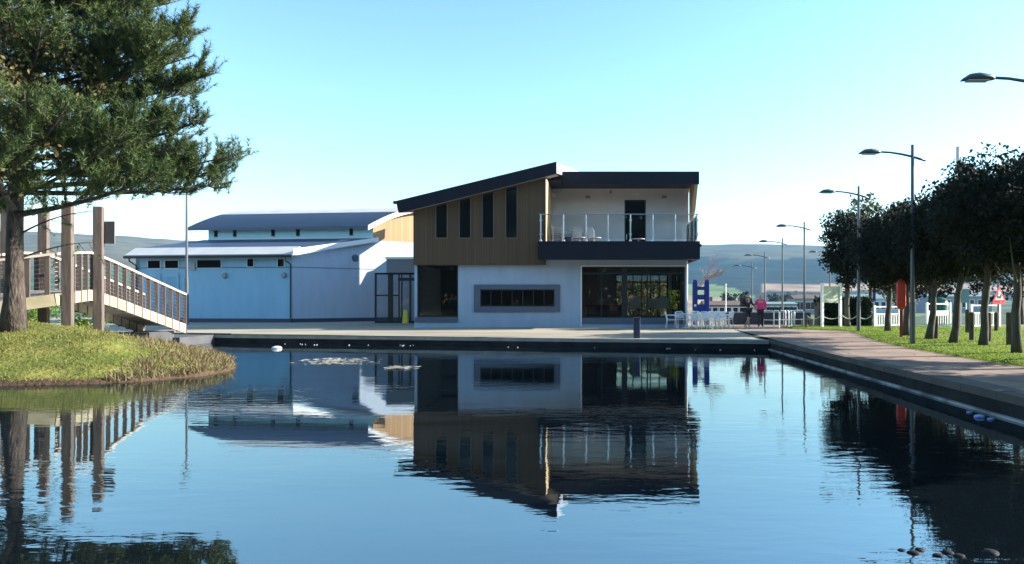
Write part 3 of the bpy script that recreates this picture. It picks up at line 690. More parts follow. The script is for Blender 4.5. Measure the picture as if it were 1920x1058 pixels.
# lower roof: slope from eave up to the clerestory
def R3(p, z): return (p[0], p[1], z)
E0, E1 = C+dL*(-.35)+nL*(-.55), C+dL*(LEN+.3)+nL*(-.55)
K0, K1 = C+dG*5.2+dL*(-.35), C+dG*5.2+dL*(LEN+1.5)
lr = MB(); F0, F1 = E0+nL*.88, E1+nL*.88; lr.prism([R3(F0, 4.95), R3(F1, 4.95), R3(K1, 5.80), R3(K0, 5.80)], [R3(F0, 5.22), R3(F1, 5.22), R3(K1, 6.02), R3(K0, 6.02)]); lr.build('lower_roof', M['roof_blue'], pav)
d_ = nL*(-.04)
MB().prism([R3(E0+d_, 4.66), R3(E1+d_, 4.66), R3(E1+nL*.9, 4.98), R3(E0+nL*.9, 4.98)], [R3(E0+d_, 4.74), R3(E1+d_, 4.74), R3(E1+nL*.9, 5.26), R3(E0+nL*.9, 5.26)]).build('fascia', M['roof_pale'], pav)
# hipped left side of the lower roof, falling towards the left end
MB().tube([R3(E0+nL*(-.10), 4.6), R3(E1+nL*(-.10), 4.6)], .085, n=6).build('gutter', M['gutter'], pav)
vg = MB(); o_ = -dL*.04; vg.prism([R3(E0, 4.68), R3(K0, 5.78), R3(K0+o_, 5.78), R3(E0+o_, 4.68)], [R3(E0, 5.04), R3(K0, 6.06), R3(K0+o_, 6.06), R3(E0+o_, 5.04)]); vg.build('verge_board', M['white_trim'], pav)
# clerestory
CK = C+dG*5.2
def KP(a, o=0.0): q = CK+dL*a+nL*o; return (q.x, q.y)
MB().seg(KP(0), KP(11.9), 5.8, 6.95, -.25).build('clerestory_wall', mat('pale_cyan_wall', (.50, .78, .90), .8), pav)
for aa in (1.4, 5.2, 7.0, 9.8, 11.2):
    fo = MB().seg(KP(aa, -.015), KP(aa+.28, -.015), 6.2, 6.68, -.03).build('clerestory_window', M['grey_trim'], pav)
    MB().seg(KP(aa+.06, -.03), KP(aa+.22, -.03), 6.26, 6.62, -.01).build('pane', M['pane_black'], fo)
tr = MB(); tr.seg(KP(-.02, -.03), KP(11.9, -.03), 6.74, 6.80, -.04); tr.seg(KP(-.02, -.03), KP(11.9, -.03), 6.02, 6.08, -.04); tr.build('clerestory_trim', M['white_trim'], pav)
# barrel roof
cs = frange(-.9, 9.7, 40); A0, A1 = -.55, 12.5
br_ = MB(); nn_ = len(cs)
for a in frange(A0, A1, 8):
    for dz in (0, .16):
        for c in cs: q = CK+dG*c+dL*a; br_.v.append((q.x, q.y, zarc(c)-.10+dz))
for k in range(8):
    for i in range(nn_-1):
        b0 = k*2*nn_; b2 = (k+1)*2*nn_
        br_.f.append((b0+nn_+i, b0+nn_+i+1, b2+nn_+i+1, b2+nn_+i)); br_.f.append((b0+i, b2+i, b2+i+1, b0+i+1))
for b0 in (0, 8*2*nn_):
    for i in range(nn_-1): br_.f.append((b0+i, b0+i+1, b0+nn_+i+1, b0+nn_+i))
for i in (0, nn_-1):
    for k in range(8): b0 = k*2*nn_; b2 = (k+1)*2*nn_; br_.f.append((b0+i, b0+nn_+i, b2+nn_+i, b2+i))
M['barrel'] = mat('ribbed_metal_roof', (.06, .085, .135), .32, spec=.6, metal=.3, col2=(.055, .08, .125), scale=.5)
br_.build('barrel_roof', M['barrel'], pav, smooth=False)
pc = MB(); cp_ = cs[8:33]
for a in (A0+.002, A1-.002):
    for c in cp_: q = CK+dG*c+dL*a; pc.v.append((q.x, q.y, zarc(c)+.075))
for i in range(24): pc.f.append((i, i+1, 25+i+1, 25+i))
pc.build('ridge_sheen', M['roof_pale'], pav)  # pale strip, the sky sheen on the crest put into its colour
bb = MB(); lo = []; hi = []
for c in cs:
    q = CK+dG*c+dL*(A0-.03); q2 = CK+dG*c+dL*(A0)
    for p_, z in ((q, -.24), (q, .09), (q2, .09), (q2, -.24)): bb.v.append((p_.x, p_.y, zarc(c)+z))
for i in range(nn_-1):
    for k in range(4): bb.f.append((i*4+k, i*4+(k+1) % 4, (i+1)*4+(k+1) % 4, (i+1)*4+k))
bb.f += [(3, 2, 1, 0), tuple((nn_-1)*4+k for k in range(4))]
bb.build('bargeboard', M['white_trim'], pav)
# windows, doors, lights, pipes on the long wall
for u0, u1, v0, v1 in ((277, 302, 489, 503), (309, 336, 489, 503), (369, 416, 488, 502), (463, 477, 486, 500), (520, 534, 486, 500)):
    a, b = aL(u0), aL(u1); yy = LP((a+b)/2)[1]; z1, z0 = PZ(v0, yy), PZ(v1, yy)
    fo = MB().seg(LP(a, -.02), LP(b, -.02), z0-.05, z1+.03, -.02).build('window', M['white_trim'], pav)
    MB().seg(LP(a-.05 if a > b else a+.05, -.035), LP(b+.05 if a > b else b-.05, -.035), z0, z1, -.015).build('pane', M['pane_black'], fo)
a, b = aL(357), aL(367); MB().seg(LP(a, -.05), LP(b, -.05), PZ(507, 49), PZ(493, 49), -.05).build('vent', mat('vent_grey', (.35, .36, .38), .6), pav)
for u0, u1 in ((276, 302), (309, 336)):
    a, b = aL(u0), aL(u1); z1 = PZ(513, 49)
    fo = MB().seg(LP(a, -.03), LP(b, -.03), .5, z1, -.03).build('door', M['blue_wall'], pav)
    dl = MB(); s_ = 1 if b > a else -1
    dl.seg(LP(a+.12*s_, -.045), LP(b-.12*s_, -.045), 1.9, z1-.2, -.015); dl.seg(LP(a+.12*s_, -.045), LP(b-.12*s_, -.045), .8, 1.7, -.015); dl.build('door_panel', M['blue_wall'], fo)
for pt, nrm in ((LP(aL(422)), None), (LP(aL(533)), None)):
    z = PZ(517, 48.5); q = MB(); q.tube([(pt[0], pt[1]+.0, z), (pt[0]-.02, pt[1]-.16, z)], [.2, .14], n=14); q.build('wall_light', M['soffit'], pav)
t_ = 4.0; pt = GP(t_); z = PZ(484, pt[1]); MB().tube([(pt[0], pt[1], z), (pt[0]+.1, pt[1]-.13, z)], [.24, .17], n=14).build('wall_light', M['grey_trim'], pav)
for a_ in (.06, LEN-.1):
    p_ = LP(a_, -.09); e_ = LP(a_+.05, -.62)
    MB().tube([(e_[0], e_[1], 4.55), (e_[0], e_[1], 4.36), (p_[0], p_[1], 4.1), (p_[0], p_[1], .4)], .05, n=6).build('downpipe', M['gutter'], pav)

# ------------------------------------------------------------------ entrance lobby between the two
lob = thing('entrance_lobby', 'glazed entrance lobby with dark frames between hall and café', 'lobby')
LX0, LX1, LY = PX(704, 46.6), -9.58, 46.6
fr = MB(); zt = PZ(512, LY); zb = .48
posts = [(704, .10), (732, .30), (748, .07), (753, .07), (769, .10)]
for uu, wd in posts: x = PX(uu, LY); fr.box(x-wd/2, x+wd/2, LY, LY+.12, zb, zt)
fr.box(LX0, LX1, LY+.01, LY+.11, zt-.10, zt); fr.box(LX0, LX1, LY+.01, LY+.11, zb, zb+.14); fr.box(LX0, PX(746, LY), LY+.01, LY+.11, PZ(554, LY)-.04, PZ(554, LY)+.04)
fr.box(PX(746, LY), LX1, LY+.01, LY+.11, PZ(523, LY)-.12, PZ(523, LY)+.06)
fro = fr.build('glazed_screen', M['frame'], lob); MB().box(LX0+.02, LX1-.02, LY+.05, LY+.06, zb+.1, zt-.05).build('pane', M['glass_clear'], fro)
cn = MB(); cn.box(PX(729, LY), LX1, LY-.5, 50.0, zt+.0, PZ(487, LY)); cn.build('canopy', mat('grey_canopy', (.20, .20, .22), .6), lob)
MB().box(PX(729, LY)-.05, LX1, LY-.56, 50.05, PZ(487, LY), PZ(484, LY)+.03).build('canopy_roof', M['white_trim'], lob)
sp_ = MB(); sp_.prism([(PX(729, LY), y, z) for y, z in ((LY-.45, zt), (LY-.45, PZ(489, LY)))] + [(LX0, LY-.2, zt+.22), (LX0, LY-.2, zt)], [(PX(729, LY), y, z) for y, z in ((LY+2, zt), (LY+2, PZ(489, LY)))] + [(LX0, LY+2, zt+.22), (LX0, LY+2, zt)])
sp_.build('canopy_wing', M['white'], lob)
MB().box(LX0, LX1, LY+.12, 51.5, .4, .49).build('floor', M['floor_in'], lob)
MB().box(-12.3, LX1, 51.6, 51.75, .49, 3.5).build('back_wall', mat('lobby_plaster', (.78, .76, .60), .8), lob)
sg = thing('wet_floor_sign', 'yellow folding wet floor sign in the lobby doorway', 'floor sign', (PX(760, 46.0), 46.0, .486))
MB().prism([(-.16, -.14, 0), (.16, -.14, 0), (.11, -.02, .80), (-.11, -.02, .80)], [(-.16, -.12, 0), (.16, -.12, 0), (.11, 0, .80), (-.11, 0, .80)]).build('panel', M['yellow'], sg)
MB().prism([(-.16, .14, 0), (.16, .14, 0), (.11, .04, .80), (-.11, .04, .80)], [(-.16, .16, 0), (.16, .16, 0), (.11, .06, .80), (-.11, .06, .80)]).build('panel', M['yellow'], sg)

# ------------------------------------------------------------------ footbridge
bri = thing('footbridge', 'arched timber footbridge with cable railings coming down behind the pine', 'footbridge')
# near (right-hand) edge: plan + rail-top height
EDGE = [(-21.0, 20.7, 2.55), (-19.2, 21.87, 2.85), (-17.85, 22.73, 3.02), (-16.5, 23.6, 3.30), (-16.95, 25.4, 3.42), (-17.1, 26.8, 3.19), (-17.12, 28.8, 2.72), (-17.1, 30.9, 2.21), (-17.08, 31.4, 2.09)]
FAR = [(-22.0, 22.2, 2.55), (-20.0, 23.5, 2.9), (-18.75, 24.4, 3.36), (-18.75, 25.8, 3.40), (-18.78, 26.8, 3.19), (-18.8, 28.8, 2.72), (-18.8, 30.9, 2.21), (-18.78, 31.4, 2.09)]
def along(path, d):
    for a, b in zip(path, path[1:]):
        L = math.hypot(b[0]-a[0], b[1]-a[1])
        if d <= L: t = d/L; return tuple(a[i]+(b[i]-a[i])*t for i in range(3))
        d -= L
    return path[-1]
def plen(path): return sum(math.hypot(b[0]-a[0], b[1]-a[1]) for a, b in zip(path, path[1:]))
RH = 1.22      # rail above deck
def bridge_side(path, mt):
    rl = MB(); bm_ = MB()
    L = plen(path); N = int(L/.5)
    pts = [along(path, L*i/N) for i in range(N+1)]
    for a, b in zip(pts, pts[1:]):
        rl.bar(a, b, .15, .075)
        bm_.bar((a[0], a[1], a[2]-RH-.18), (b[0], b[1], b[2]-RH-.18), .10, .36)
    rl.build('handrail', M['rail'], bri); bm_.build('side_beam', M['cream'], bri)
    k = int(L/.48); wr = MB()
    for i in range(k+1):
        x, y, z = along(path, L*i/k)
        MB().box(x-.065, x+.065, y-.03, y+.03, z-1.62, z-.035, rz=R(18)).build('baluster', M['post'], bri)
    for h in range(1, 9):
        for a, b in zip(pts, pts[1:]): wr.bar((a[0], a[1], a[2]-h*.135), (b[0], b[1], b[2]-h*.135), .005, .005)
    wr.build('cable', M['wire'], bri)
bridge_side(EDGE, None); bridge_side(FAR, None)
dk = MB(); n_ = 22
Lr = EDGE[3:]; Lf = FAR[2:]
def strip(p1, p2, n_):
    A = [along(p1, plen(p1)*i/n_) for i in range(n_+1)]; B = [along(p2, plen(p2)*i/n_) for i in range(n_+1)]
    for i in range(n_):
        lo = [(*A[i][:2], A[i][2]-RH-.06), (*A[i+1][:2], A[i+1][2]-RH-.06), (*B[i+1][:2], B[i+1][2]-RH-.06), (*B[i][:2], B[i][2]-RH-.06)]
        dk.prism(lo, [(x, y, z+.06) for x, y, z in lo])
strip(EDGE[3:], FAR[2:], 16); strip(EDGE[:4], FAR[:3], 10)
dk.build('deck', M['timber'], bri)
MB().box(-18.6, -17.3, 29.3, 31.0, .0, .62).build('abutment', M['sea_wall'], bri)
for x, y, zt in ((PX(185, 25.6), 25.6, PZ(388, 25.6)), (PX(127, 23.7), 23.7, PZ(378, 23.7)), (PX(82, 25.7), 25.7, PZ(392, 25.7)), (PX(13, 24.4), 24.4, PZ(392, 24.4))):
    MB().box(x-.135, x+.135, y-.13, y+.13, -.2, zt, rz=R(16)).build('tall_post', M['post'], bri, bevel=.015)
pl = thing('notice_plate', 'grey square notice plate fixed to the tall bridge post', 'sign', (PX(204, 25.7), 25.75, 0))
MB().box(-.17, .17, -.02, .02, PZ(457, 25.7), PZ(415, 25.7)).build('plate', mat('grey_plate', (.14, .13, .14), .5), pl)
MB().box(-.30, -.17, .0, .03, PZ(440, 25.7), PZ(432, 25.7)).build('bracket', M['lamp_grey'], pl)

# ------------------------------------------------------------------ foliage builders
def leaves(mb, pts, size, rnd, up=.3):
    V, Fc = mb.v, mb.f
    for (x, y, z) in pts:
        s = size*rnd.uniform(.6, 1.25)
        a = Vector((rnd.gauss(0, 1), rnd.gauss(0, 1), rnd.gauss(0, 1))).normalized()
        b = a.cross(Vector((rnd.gauss(0, 1), rnd.gauss(0, 1), rnd.gauss(0, 1)))).normalized()
        k = len(V); a *= s*.5; b *= s*.3
        V += [(x-a.x, y-a.y, z-a.z), (x+b.x, y+b.y, z+b.z), (x+a.x, y+a.y, z+a.z), (x-b.x, y-b.y, z-b.z)]
        Fc.append((k, k+1, k+2, k+3))
def crown_points(c, rad, nclump, per, rnd, clump_r, shell=.55, squash=1.0, zlo=None):
    out = []
    for _ in range(nclump):
        d = Vector((rnd.gauss(0, 1), rnd.gauss(0, 1), rnd.gauss(0, 1))).normalized()
        r = shell+(1-shell)*rnd.random()
        if rnd.random() < .25: r *= rnd.random()
        cx, cy, cz = c[0]+d.x*rad[0]*r, c[1]+d.y*rad[1]*r, c[2]+d.z*rad[2]*r
        cr = clump_r*rnd.uniform(.6, 1.3)
        for _ in range(per):
            q = Vector((rnd.gauss(0, 1), rnd.gauss(0, 1), rnd.gauss(0, 1))).normalized()*cr*rnd.random()**.45
            p = (cx+q.x, cy+q.y, cz+q.z*.85)
            if zlo is None or p[2] > zlo: out.append(p)
    return out
def leafy_tree(name, label, base, h, rad, leafm, trunk_r, lean=(0, 0), crown_lo=2.2, n=70, per=70, size=.17, group=None, seed=1, clump=.55, barkm=None, cat='tree'):
    rnd = random.Random(seed)
    t = thing(name, label, cat, base, 0, group)
    ch = (h+crown_lo)/2; rz = (h-crown_lo)/2
    top = Vector((lean[0], lean[1], h*.8))
    tb = MB(); pts = []; rr_ = []
    for i in range(9):
        k = i/8; pts.append((top.x*k+.03*math.sin(i*2.1+seed), top.y*k, top.z*k)); rr_.append(trunk_r*(1.18 if i == 0 else 1)*(1-.62*k))
    tb.tube(pts, rr_, n=10)
    for i in range(14):
        k = rnd.uniform(.42, .95); s = Vector((top.x*k, top.y*k, top.z*k)); a = rnd.uniform(0, 6.28)
        e = Vector((lean[0]+math.cos(a)*rad*rnd.uniform(.5, .85), lean[1]+math.sin(a)*rad*rnd.uniform(.5, .85), min(h*.95, s.z+rnd.uniform(.2, .9)*rz)))
        m = s.lerp(e, .5)+Vector((0, 0, -.15))
        tb.tube([s, m, e], [trunk_r*.35, trunk_r*.2, .012], n=6)
    tb.build('trunk', barkm or M['bark_grey'], t, smooth=True)
    cr = MB(); leaves(cr, crown_points((lean[0], lean[1], ch), (rad, rad, rz), n, per, rnd, clump, zlo=crown_lo-.5), size, rnd)
    cr.build('crown', leafm, t)
    return t

# ------------------------------------------------------------------ pine
def pine():
    rnd = random.Random(21)
    base = Vector((-15.4, 20.0, isl_z(-15.4, 20.0)-.1))
    t = thing('pine_tree', 'tall dark green pine with thick flaky trunk on the grassy bank', 'tree', base)
    tb = MB(); nd = MB()
    def tw(z): return Vector((.05*math.sin(z*.9)+.035*z, .05*math.cos(z*1.3), z))
    H = 12.5
    pts = []; rr_ = []
    for i in range(16):
        z = H*i/15; pts.append(tw(z)); rr_.append(.225*(1-.8*i/15)+ (.11 if i == 0 else .03 if i == 1 else 0))
    tb.tube(pts, rr_, n=12)
    tufts = []
    def limb(s, e, r, sag, lev):
        m1 = s.lerp(e, .33)+Vector((0, 0, -sag*.6)); m2 = s.lerp(e, .68)+Vector((0, 0, -sag))
        m1 += Vector((rnd.gauss(0, .06), rnd.gauss(0, .06), 0)); m2 += Vector((rnd.gauss(0, .08), rnd.gauss(0, .08), 0))
        ps = []
        for i in range(9):
            k = i/8; a = s.lerp(m1, k); b = m1.lerp(m2, k); c = m2.lerp(e, k); ab = a.lerp(b, k); bc = b.lerp(c, k); ps.append(ab.lerp(bc, k))
        tb.tube(ps, [r*(1-.82*i/8) for i in range(9)], n=7 if lev == 0 else 5)
        return ps
    def silhouette(dz):      # how far the crown reaches at height dz above the base, right-hand side
        pts = [(2.4, 1.0), (2.8, 4.3), (3.3, 5.4), (4.0, 5.75), (4.8, 5.9), (5.5, 5.2), (6.3, 4.9), (7.0, 5.35), (7.8, 4.75), (8.5, 4.9), (9.3, 4.2), (10.5, 3.4), (12, 2.2), (13, 1.2)]
        for (a, xa), (b, xb) in zip(pts, pts[1:]):
            if a <= dz <= b: return xa+(xb-xa)*(dz-a)/(b-a)
        return 1
    for i in range(88):
        z = 3.4+8.9*((i+rnd.random())/88)**1.05; s = tw(min(z, 11.8)-rnd.uniform(0, .5))
        a = i*2.39996+rnd.gauss(0, .25)
        if i % 3 == 0: a = rnd.gauss(0, .5)            # plenty of limbs towards the open water side
        zt = z+rnd.uniform(.1, 1.5)
        reach = silhouette(zt)*(rnd.uniform(.80, 1.0) if abs(math.atan2(math.sin(a), math.cos(a))) < .7 else rnd.uniform(.6, .95))
        reach *= 1.0 if math.cos(a) > -.2 else .85
        e = Vector((s.x*.5+math.cos(a)*reach, math.sin(a)*reach*.9, zt))
        ps = limb(s, e, .06+.045*rnd.random()*(1-z/14), rnd.uniform(.1, .4), 0)
        tufts.append((ps[-1], (ps[-1]-ps[-2]).normalized(), 1.2))
        ns = int(10+reach*4.5)
        for j in range(ns):
            k = rnd.uniform(.22, 1.0)**.75; q = ps[int(k*8)]
            d = (e-s).normalized(); sd_ = Vector((-d.y, d.x, 0))*rnd.choice((-1, 1)); L = rnd.uniform(.5, 1.25)*(.6+.5*(1-k)+.25)
            ee = q + (d*rnd.uniform(.3, .9)+sd_*rnd.uniform(.2, .95)+Vector((0, 0, rnd.uniform(-.1, 1.1)))).normalized()*L
            qs = limb(q, ee, .018, .05, 1)
            for m in range(7):
                kk = rnd.uniform(.3, 1.0); w = qs[int(kk*8)]
                dirr = ((ee-q).normalized()*.7+Vector((rnd.gauss(0, .4), rnd.gauss(0, .4), rnd.uniform(.2, 1.3)))).normalized()
                tip = w+dirr*rnd.uniform(.12, .38)
                tufts.append((tip, dirr, rnd.uniform(.75, 1.15)))
    # a few low bare drooping branches
    for i in range(2):
        a = rnd.uniform(-.6, .8); s = tw(rnd.uniform(1.9, 2.9)); e = s+Vector((math.cos(a)*rnd.uniform(1.0, 2.0), math.sin(a)*1.5, rnd.uniform(-.5, .8)))
        ps = limb(s, e, .03, -.2, 0)
        for j in range(6):
            q = ps[rnd.randint(3, 8)]; ee = q+Vector((rnd.uniform(-.2, .7), rnd.uniform(-.5, .5), rnd.uniform(-.6, .3))); qs = limb(q, ee, .010, .05, 1)
            if rnd.random() < .35: tufts.append((ee, (ee-q).normalized(), .8))
    V, Fc = nd.v, nd.f
    for p, d, sc in tufts:
        side = d.cross(Vector((.3, .2, .9))).normalized(); up = side.cross(d)
        for i in range(38):
            along_ = rnd.uniform(-.36, .05)*sc; b = p+d*along_
            t_ = rnd.uniform(0, 6.283); sp = rnd.uniform(.35, 1.05)
            q = (d*(1-sp*.5)+(side*math.cos(t_)+up*math.sin(t_))*sp).normalized()
            L = rnd.uniform(.10, .18)*sc; w = q.cross(Vector((rnd.gauss(0, 1), rnd.gauss(0, 1), rnd.gauss(0, 1)))).normalized()*.0085
            k = len(V); e = b+q*L
            V += [tuple(b-w), tuple(b+w), tuple(e)]; Fc.append((k, k+1, k+2))
    tb.build('trunk', M['bark'], t, smooth=True); nd.build('crown', M['needles'], t)
    print('pine tufts', len(tufts), 'faces', len(Fc))
pine()
leafy_tree('olive_tree', 'sparse tree with brownish olive autumn leaves at the left edge before the pine', (-15.9, 18.2, isl_z(-15.9, 18.2)-.05), 8.6, 1.7, M['olive'], .09, lean=(1.9, 0), crown_lo=3.6, n=95, per=46, size=.12, seed=4, clump=.5)

for i, (uu, v, Y, r, lab) in enumerate(((200, 622, 25.0, .22, 'grey block of stone at the foot of the tall bridge post'), (214, 626, 25.2, .18, 'lower grey stone right of the tall bridge post'), (228, 629, 25.4, .24, 'flat grey stone under the bridge beam'), (246, 632, 25.2, .15, 'smallest grey stone where the weeds begin'))):
    x = PX(uu, Y); q = MB(); q.lathe((0, 0, 0), [(r*1.1, -.1), (r*1.05, r*.3), (r*.8, r*.7), (r*.35, r*.8)], n=7, sx=1.3)
    rs = random.Random(i); q.v = [(a+rs.gauss(0, r*.08), b+rs.gauss(0, r*.08), c+rs.gauss(0, r*.04)) for a, b, c in q.v]
    o = q.build('bank_stone', M['sea_wall'] if i % 2 else M['coping']); o.location = (x, Y, isl_z(x, Y)+.03); o.rotation_euler = (0, 0, i*1.1); tag(o, lab, 'stone', 'stones under the footbridge')
# shrubs behind the bridge
def shrub(name, label, c, r, h, m, n=26, per=45, size=.13, seed=1, group=None, stem=True):
    rnd = random.Random(seed); t = thing(name, label, 'shrub', c, 0, group)
    mb = MB(); leaves(mb, crown_points((0, 0, h*.5), (r, r, h*.5), n, per, rnd, .3, zlo=.02), size, rnd); mb.build('foliage', m, t)
    sb = MB()
    for i in range(5): a = i*1.26; sb.tube([(0, 0, 0), (math.cos(a)*r*.3, math.sin(a)*r*.3, h*.4), (math.cos(a)*r*.6, math.sin(a)*r*.6, h*.75)], [.03, .02, .008], n=5)
    sb.build('stem', M['bark_grey'], t)
    return t
shrub('green_shrub', 'yellow green shrub under the arch of the footbridge', (PX(160, 27.2), 27.2, .35), .75, .95, M['fresh_leaf'], seed=2, size=.1)
shrub('green_shrub', 'yellow green shrub behind the bridge railing near the pine trunk', (PX(60, 28.5), 28.5, .35), 1.1, 1.9, M['fresh_leaf'], seed=3, size=.1)
shrub('green_shrub', 'low yellow green shrub growing behind the leftmost bridge posts', (PX(20, 27.5), 27.5, .4), .9, .9, M['fresh_leaf'], seed=8, size=.1)

# trees along the path on the right
ROW = [  # u base, Y, crown radius, height, label
    (1664, 33.0, 1.9, 5.3, 'clipped dark tree furthest along the lawn edge, behind the white fence'),
    (1700, 29.2, 2.0, 5.05, 'clipped dark tree right behind the red lifebuoy housing'),
    (1743, 26.8, 2.05, 4.85, 'leaning clipped dark tree between lamp post and first bollard'),
    (1788, 24.6, 2.1, 5.0, 'leaning clipped dark tree before the white fence panel'),
    (1843, 23.4, 2.1, 5.3, 'clipped dark tree just left of the red triangular sign'),
    (1905, 20.2, 2.2, 5.3, 'nearest clipped dark tree with full trunk at the right edge'),
]
for i, (uu, yy, r, h, lab) in enumerate(ROW):
    x = PX(uu, yy); ln = (.45, .1) if i in (2, 3) else (.25, 0) if i == 4 else (.45, .6) if i == 0 else (.05, 0)
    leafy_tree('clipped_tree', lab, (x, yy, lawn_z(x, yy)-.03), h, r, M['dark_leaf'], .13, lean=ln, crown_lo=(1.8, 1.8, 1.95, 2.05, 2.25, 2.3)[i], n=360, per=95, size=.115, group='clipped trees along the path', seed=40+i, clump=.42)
for i, (x, yy) in enumerate(((11.4, 16.6), (11.5, 13.2), (11.3, 10.0))):
    leafy_tree('clipped_tree', ('clipped dark tree whose crown only enters at the right border', 'clipped dark tree standing just beyond the right border', 'clipped dark tree beside the path nearest the viewer')[i], (x, yy, lawn_z(x, yy)-.03), 5.3, 1.9, M['dark_leaf'], .155, crown_lo=2.2, n=70, per=55, size=.18, group='clipped trees along the path', seed=60+i, clump=.5)
for i, (x, yy) in enumerate(((13.6, 18.6), (13.5, 14.9), (13.4, 11.6))):
    leafy_tree('clipped_tree', ('clipped dark tree of the second row, outside the right border, far one', 'clipped dark tree of the second row, outside the right border, middle one', 'clipped dark tree of the second row, outside the right border, near one')[i], (x, yy, .5), 5.2, 1.8, M['dark_leaf'], .155, crown_lo=2.0, n=130, per=60, size=.22, group='clipped trees along the path', seed=160+i, clump=.45)
leafy_tree('broadleaf_tree', 'tall dark leafy tree above the hedge, furthest left of the row', (PX(1588, 38.6), 38.6, .4), 6.1, 1.35, M['dark_leaf'], .16, crown_lo=2.2, n=150, per=75, size=.15, seed=70, clump=.42)
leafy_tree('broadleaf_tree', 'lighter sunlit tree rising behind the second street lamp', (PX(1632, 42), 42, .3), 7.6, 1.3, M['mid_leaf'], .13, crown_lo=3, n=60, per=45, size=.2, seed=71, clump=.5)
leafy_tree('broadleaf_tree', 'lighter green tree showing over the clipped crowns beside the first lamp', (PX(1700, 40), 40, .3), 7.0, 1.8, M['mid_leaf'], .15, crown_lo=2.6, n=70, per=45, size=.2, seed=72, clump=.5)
for i, (uu, yy, h, r, lab) in enumerate(((1745, 47, 6.5, 2.0, 'background tree with low leaves behind the leaning trunks'), (1845, 48, 7.5, 2.3, 'background tree with low leaves left of the triangular sign'), (1915, 46, 8.5, 2.6, 'background tree with low leaves at the right border'), (1690, 50, 6.0, 1.8, 'background tree with pale leaves seen over the white fence'))):
    leafy_tree('broadleaf_tree', lab, (PX(uu, yy), yy, -.1), h, r, M['mid_leaf'] if i == 3 else M['dark_leaf'], .16, crown_lo=1.7, n=70, per=42, size=.22, group='trees beyond the fence', seed=80+i, clump=.6)
# hedge
hd = thing('hedge', 'dark clipped hedge behind the information board', 'hedge', (0, 0, 0)); rnd = random.Random(33)
mb = MB(); mb.box(PX(1537, 39.6), PX(1630, 39.6), 39.5, 40.6, .3, 1.82); mb.build('branches', M['bollard_wood'], hd)
pts = []
for _ in range(9000):
    x = rnd.uniform(PX(1535, 39.6), PX(1633, 39.6)); z = rnd.uniform(.4, 1.92+.12*mnoise.noise((x*1.2, 0, 0)))
    if rnd.random() < .7: y = 39.42+rnd.gauss(0, .06)
    else: y = rnd.uniform(39.4, 40.6); z = 1.88+rnd.gauss(0, .07)
    pts.append((x, y, z))
mb = MB(); leaves(mb, pts, .13, rnd); mb.build('foliage', M['hedge_leaf'], hd)

hd2 = thing('hedge', 'sunlit olive hedge behind the café, seen through its rear windows', 'hedge', (0, 0, 0)); mb = MB(); rnd = random.Random(5)
leaves(mb, [(rnd.uniform(-2, 4.6), 55+rnd.gauss(0, .3), rnd.uniform(.4, 3.3)) for _ in range(7000)], .22, rnd); mb.build('foliage', M['olive'], hd2)
# bare shrub right behind the café
bt = thing('bare_tree', 'leafless wind bent tree behind the right end of the café', 'tree', (PX(1300, 47), 47, -.1)); rnd = random.Random(12); tb = MB()
def twig(s, d, L, r, lev):
    e = s+d*L; m = s.lerp(e, .5)+Vector((rnd.gauss(0, .05), rnd.gauss(0, .05), rnd.gauss(0, .05)))*L
    tb.tube([s, m, e], [r, r*.8, r*.55], n=5)
    if lev < 5:
        for _ in range(3 if lev < 4 else 2):
            twig(e.lerp(s, rnd.uniform(0, .35)), (d+Vector((rnd.gauss(.12, .38), rnd.gauss(0, .38), rnd.gauss(.05, .3)))).normalized(), L*rnd.uniform(.6, .8), r*.6, lev+1)
tb.tube([(0, 0, 0), (.05, 0, 1.0), (.12, 0, 2.5)], [.09, .08, .07], n=8)
for k in range(2): twig(Vector((.12, 0, 2.4)), Vector((.45+.15*k, .1-.2*k, .75)).normalized(), .95, .055, 1)
tb.build('branches', M['twig'], bt)

# ------------------------------------------------------------------ street lamps
def lamp():
    t = thing('street_lamp', 'x', 'street lamp', (0, 0, 0), 0, 'street lamps along the path')
    H = 6.33
    MB().tube([(0, 0, 0), (0, 0, 1.3), (0, 0, 1.32), (0, 0, H)], [.085, .085, .068, .05], n=10).build('post', M['lamp_grey'], t, smooth=False)
    MB().tube([(.42, 0, H-.50), (.2, 0, H-.44), (0, 0, H-.38), (-.35, 0, H-.30), (-.7, 0, H-.245), (-1.09, 0, H-.225)], [.042, .042, .04, .036, .033, .032], n=8).build('arm', M['lamp_grey'], t, smooth=True)
    h = MB(); prof = []
    secs = [(-1.02, .07, .05, -.03), (-1.12, .15, .105, -.025), (-1.35, .17, .135, -.015), (-1.55, .15, .105, -.02), (-1.68, .09, .05, -.055), (-1.74, .02, .012, -.08)]
    for x, wy, wz, dz in secs:
        for k in range(10):
            a = 2*math.pi*k/10; z = math.sin(a)*wz*(.9 if math.sin(a) > 0 else .35)
            h.v.append((x, math.cos(a)*wy, H-.225+dz+z))
    for i in range(len(secs)-1):
        for k in range(10): h.f.append((i*10+k, i*10+(k+1) % 10, (i+1)*10+(k+1) % 10, (i+1)*10+k))
    h.f += [tuple(range(9, -1, -1)), tuple(50+k for k in range(10))]
    h.build('lamp_head', M['lamp_head'], t, smooth=True)
    MB().box(-1.6, -1.16, -.10, .10, H-.305, H-.285).build('diffuser', M['diffuser'], t)
    return t
L0 = lamp()
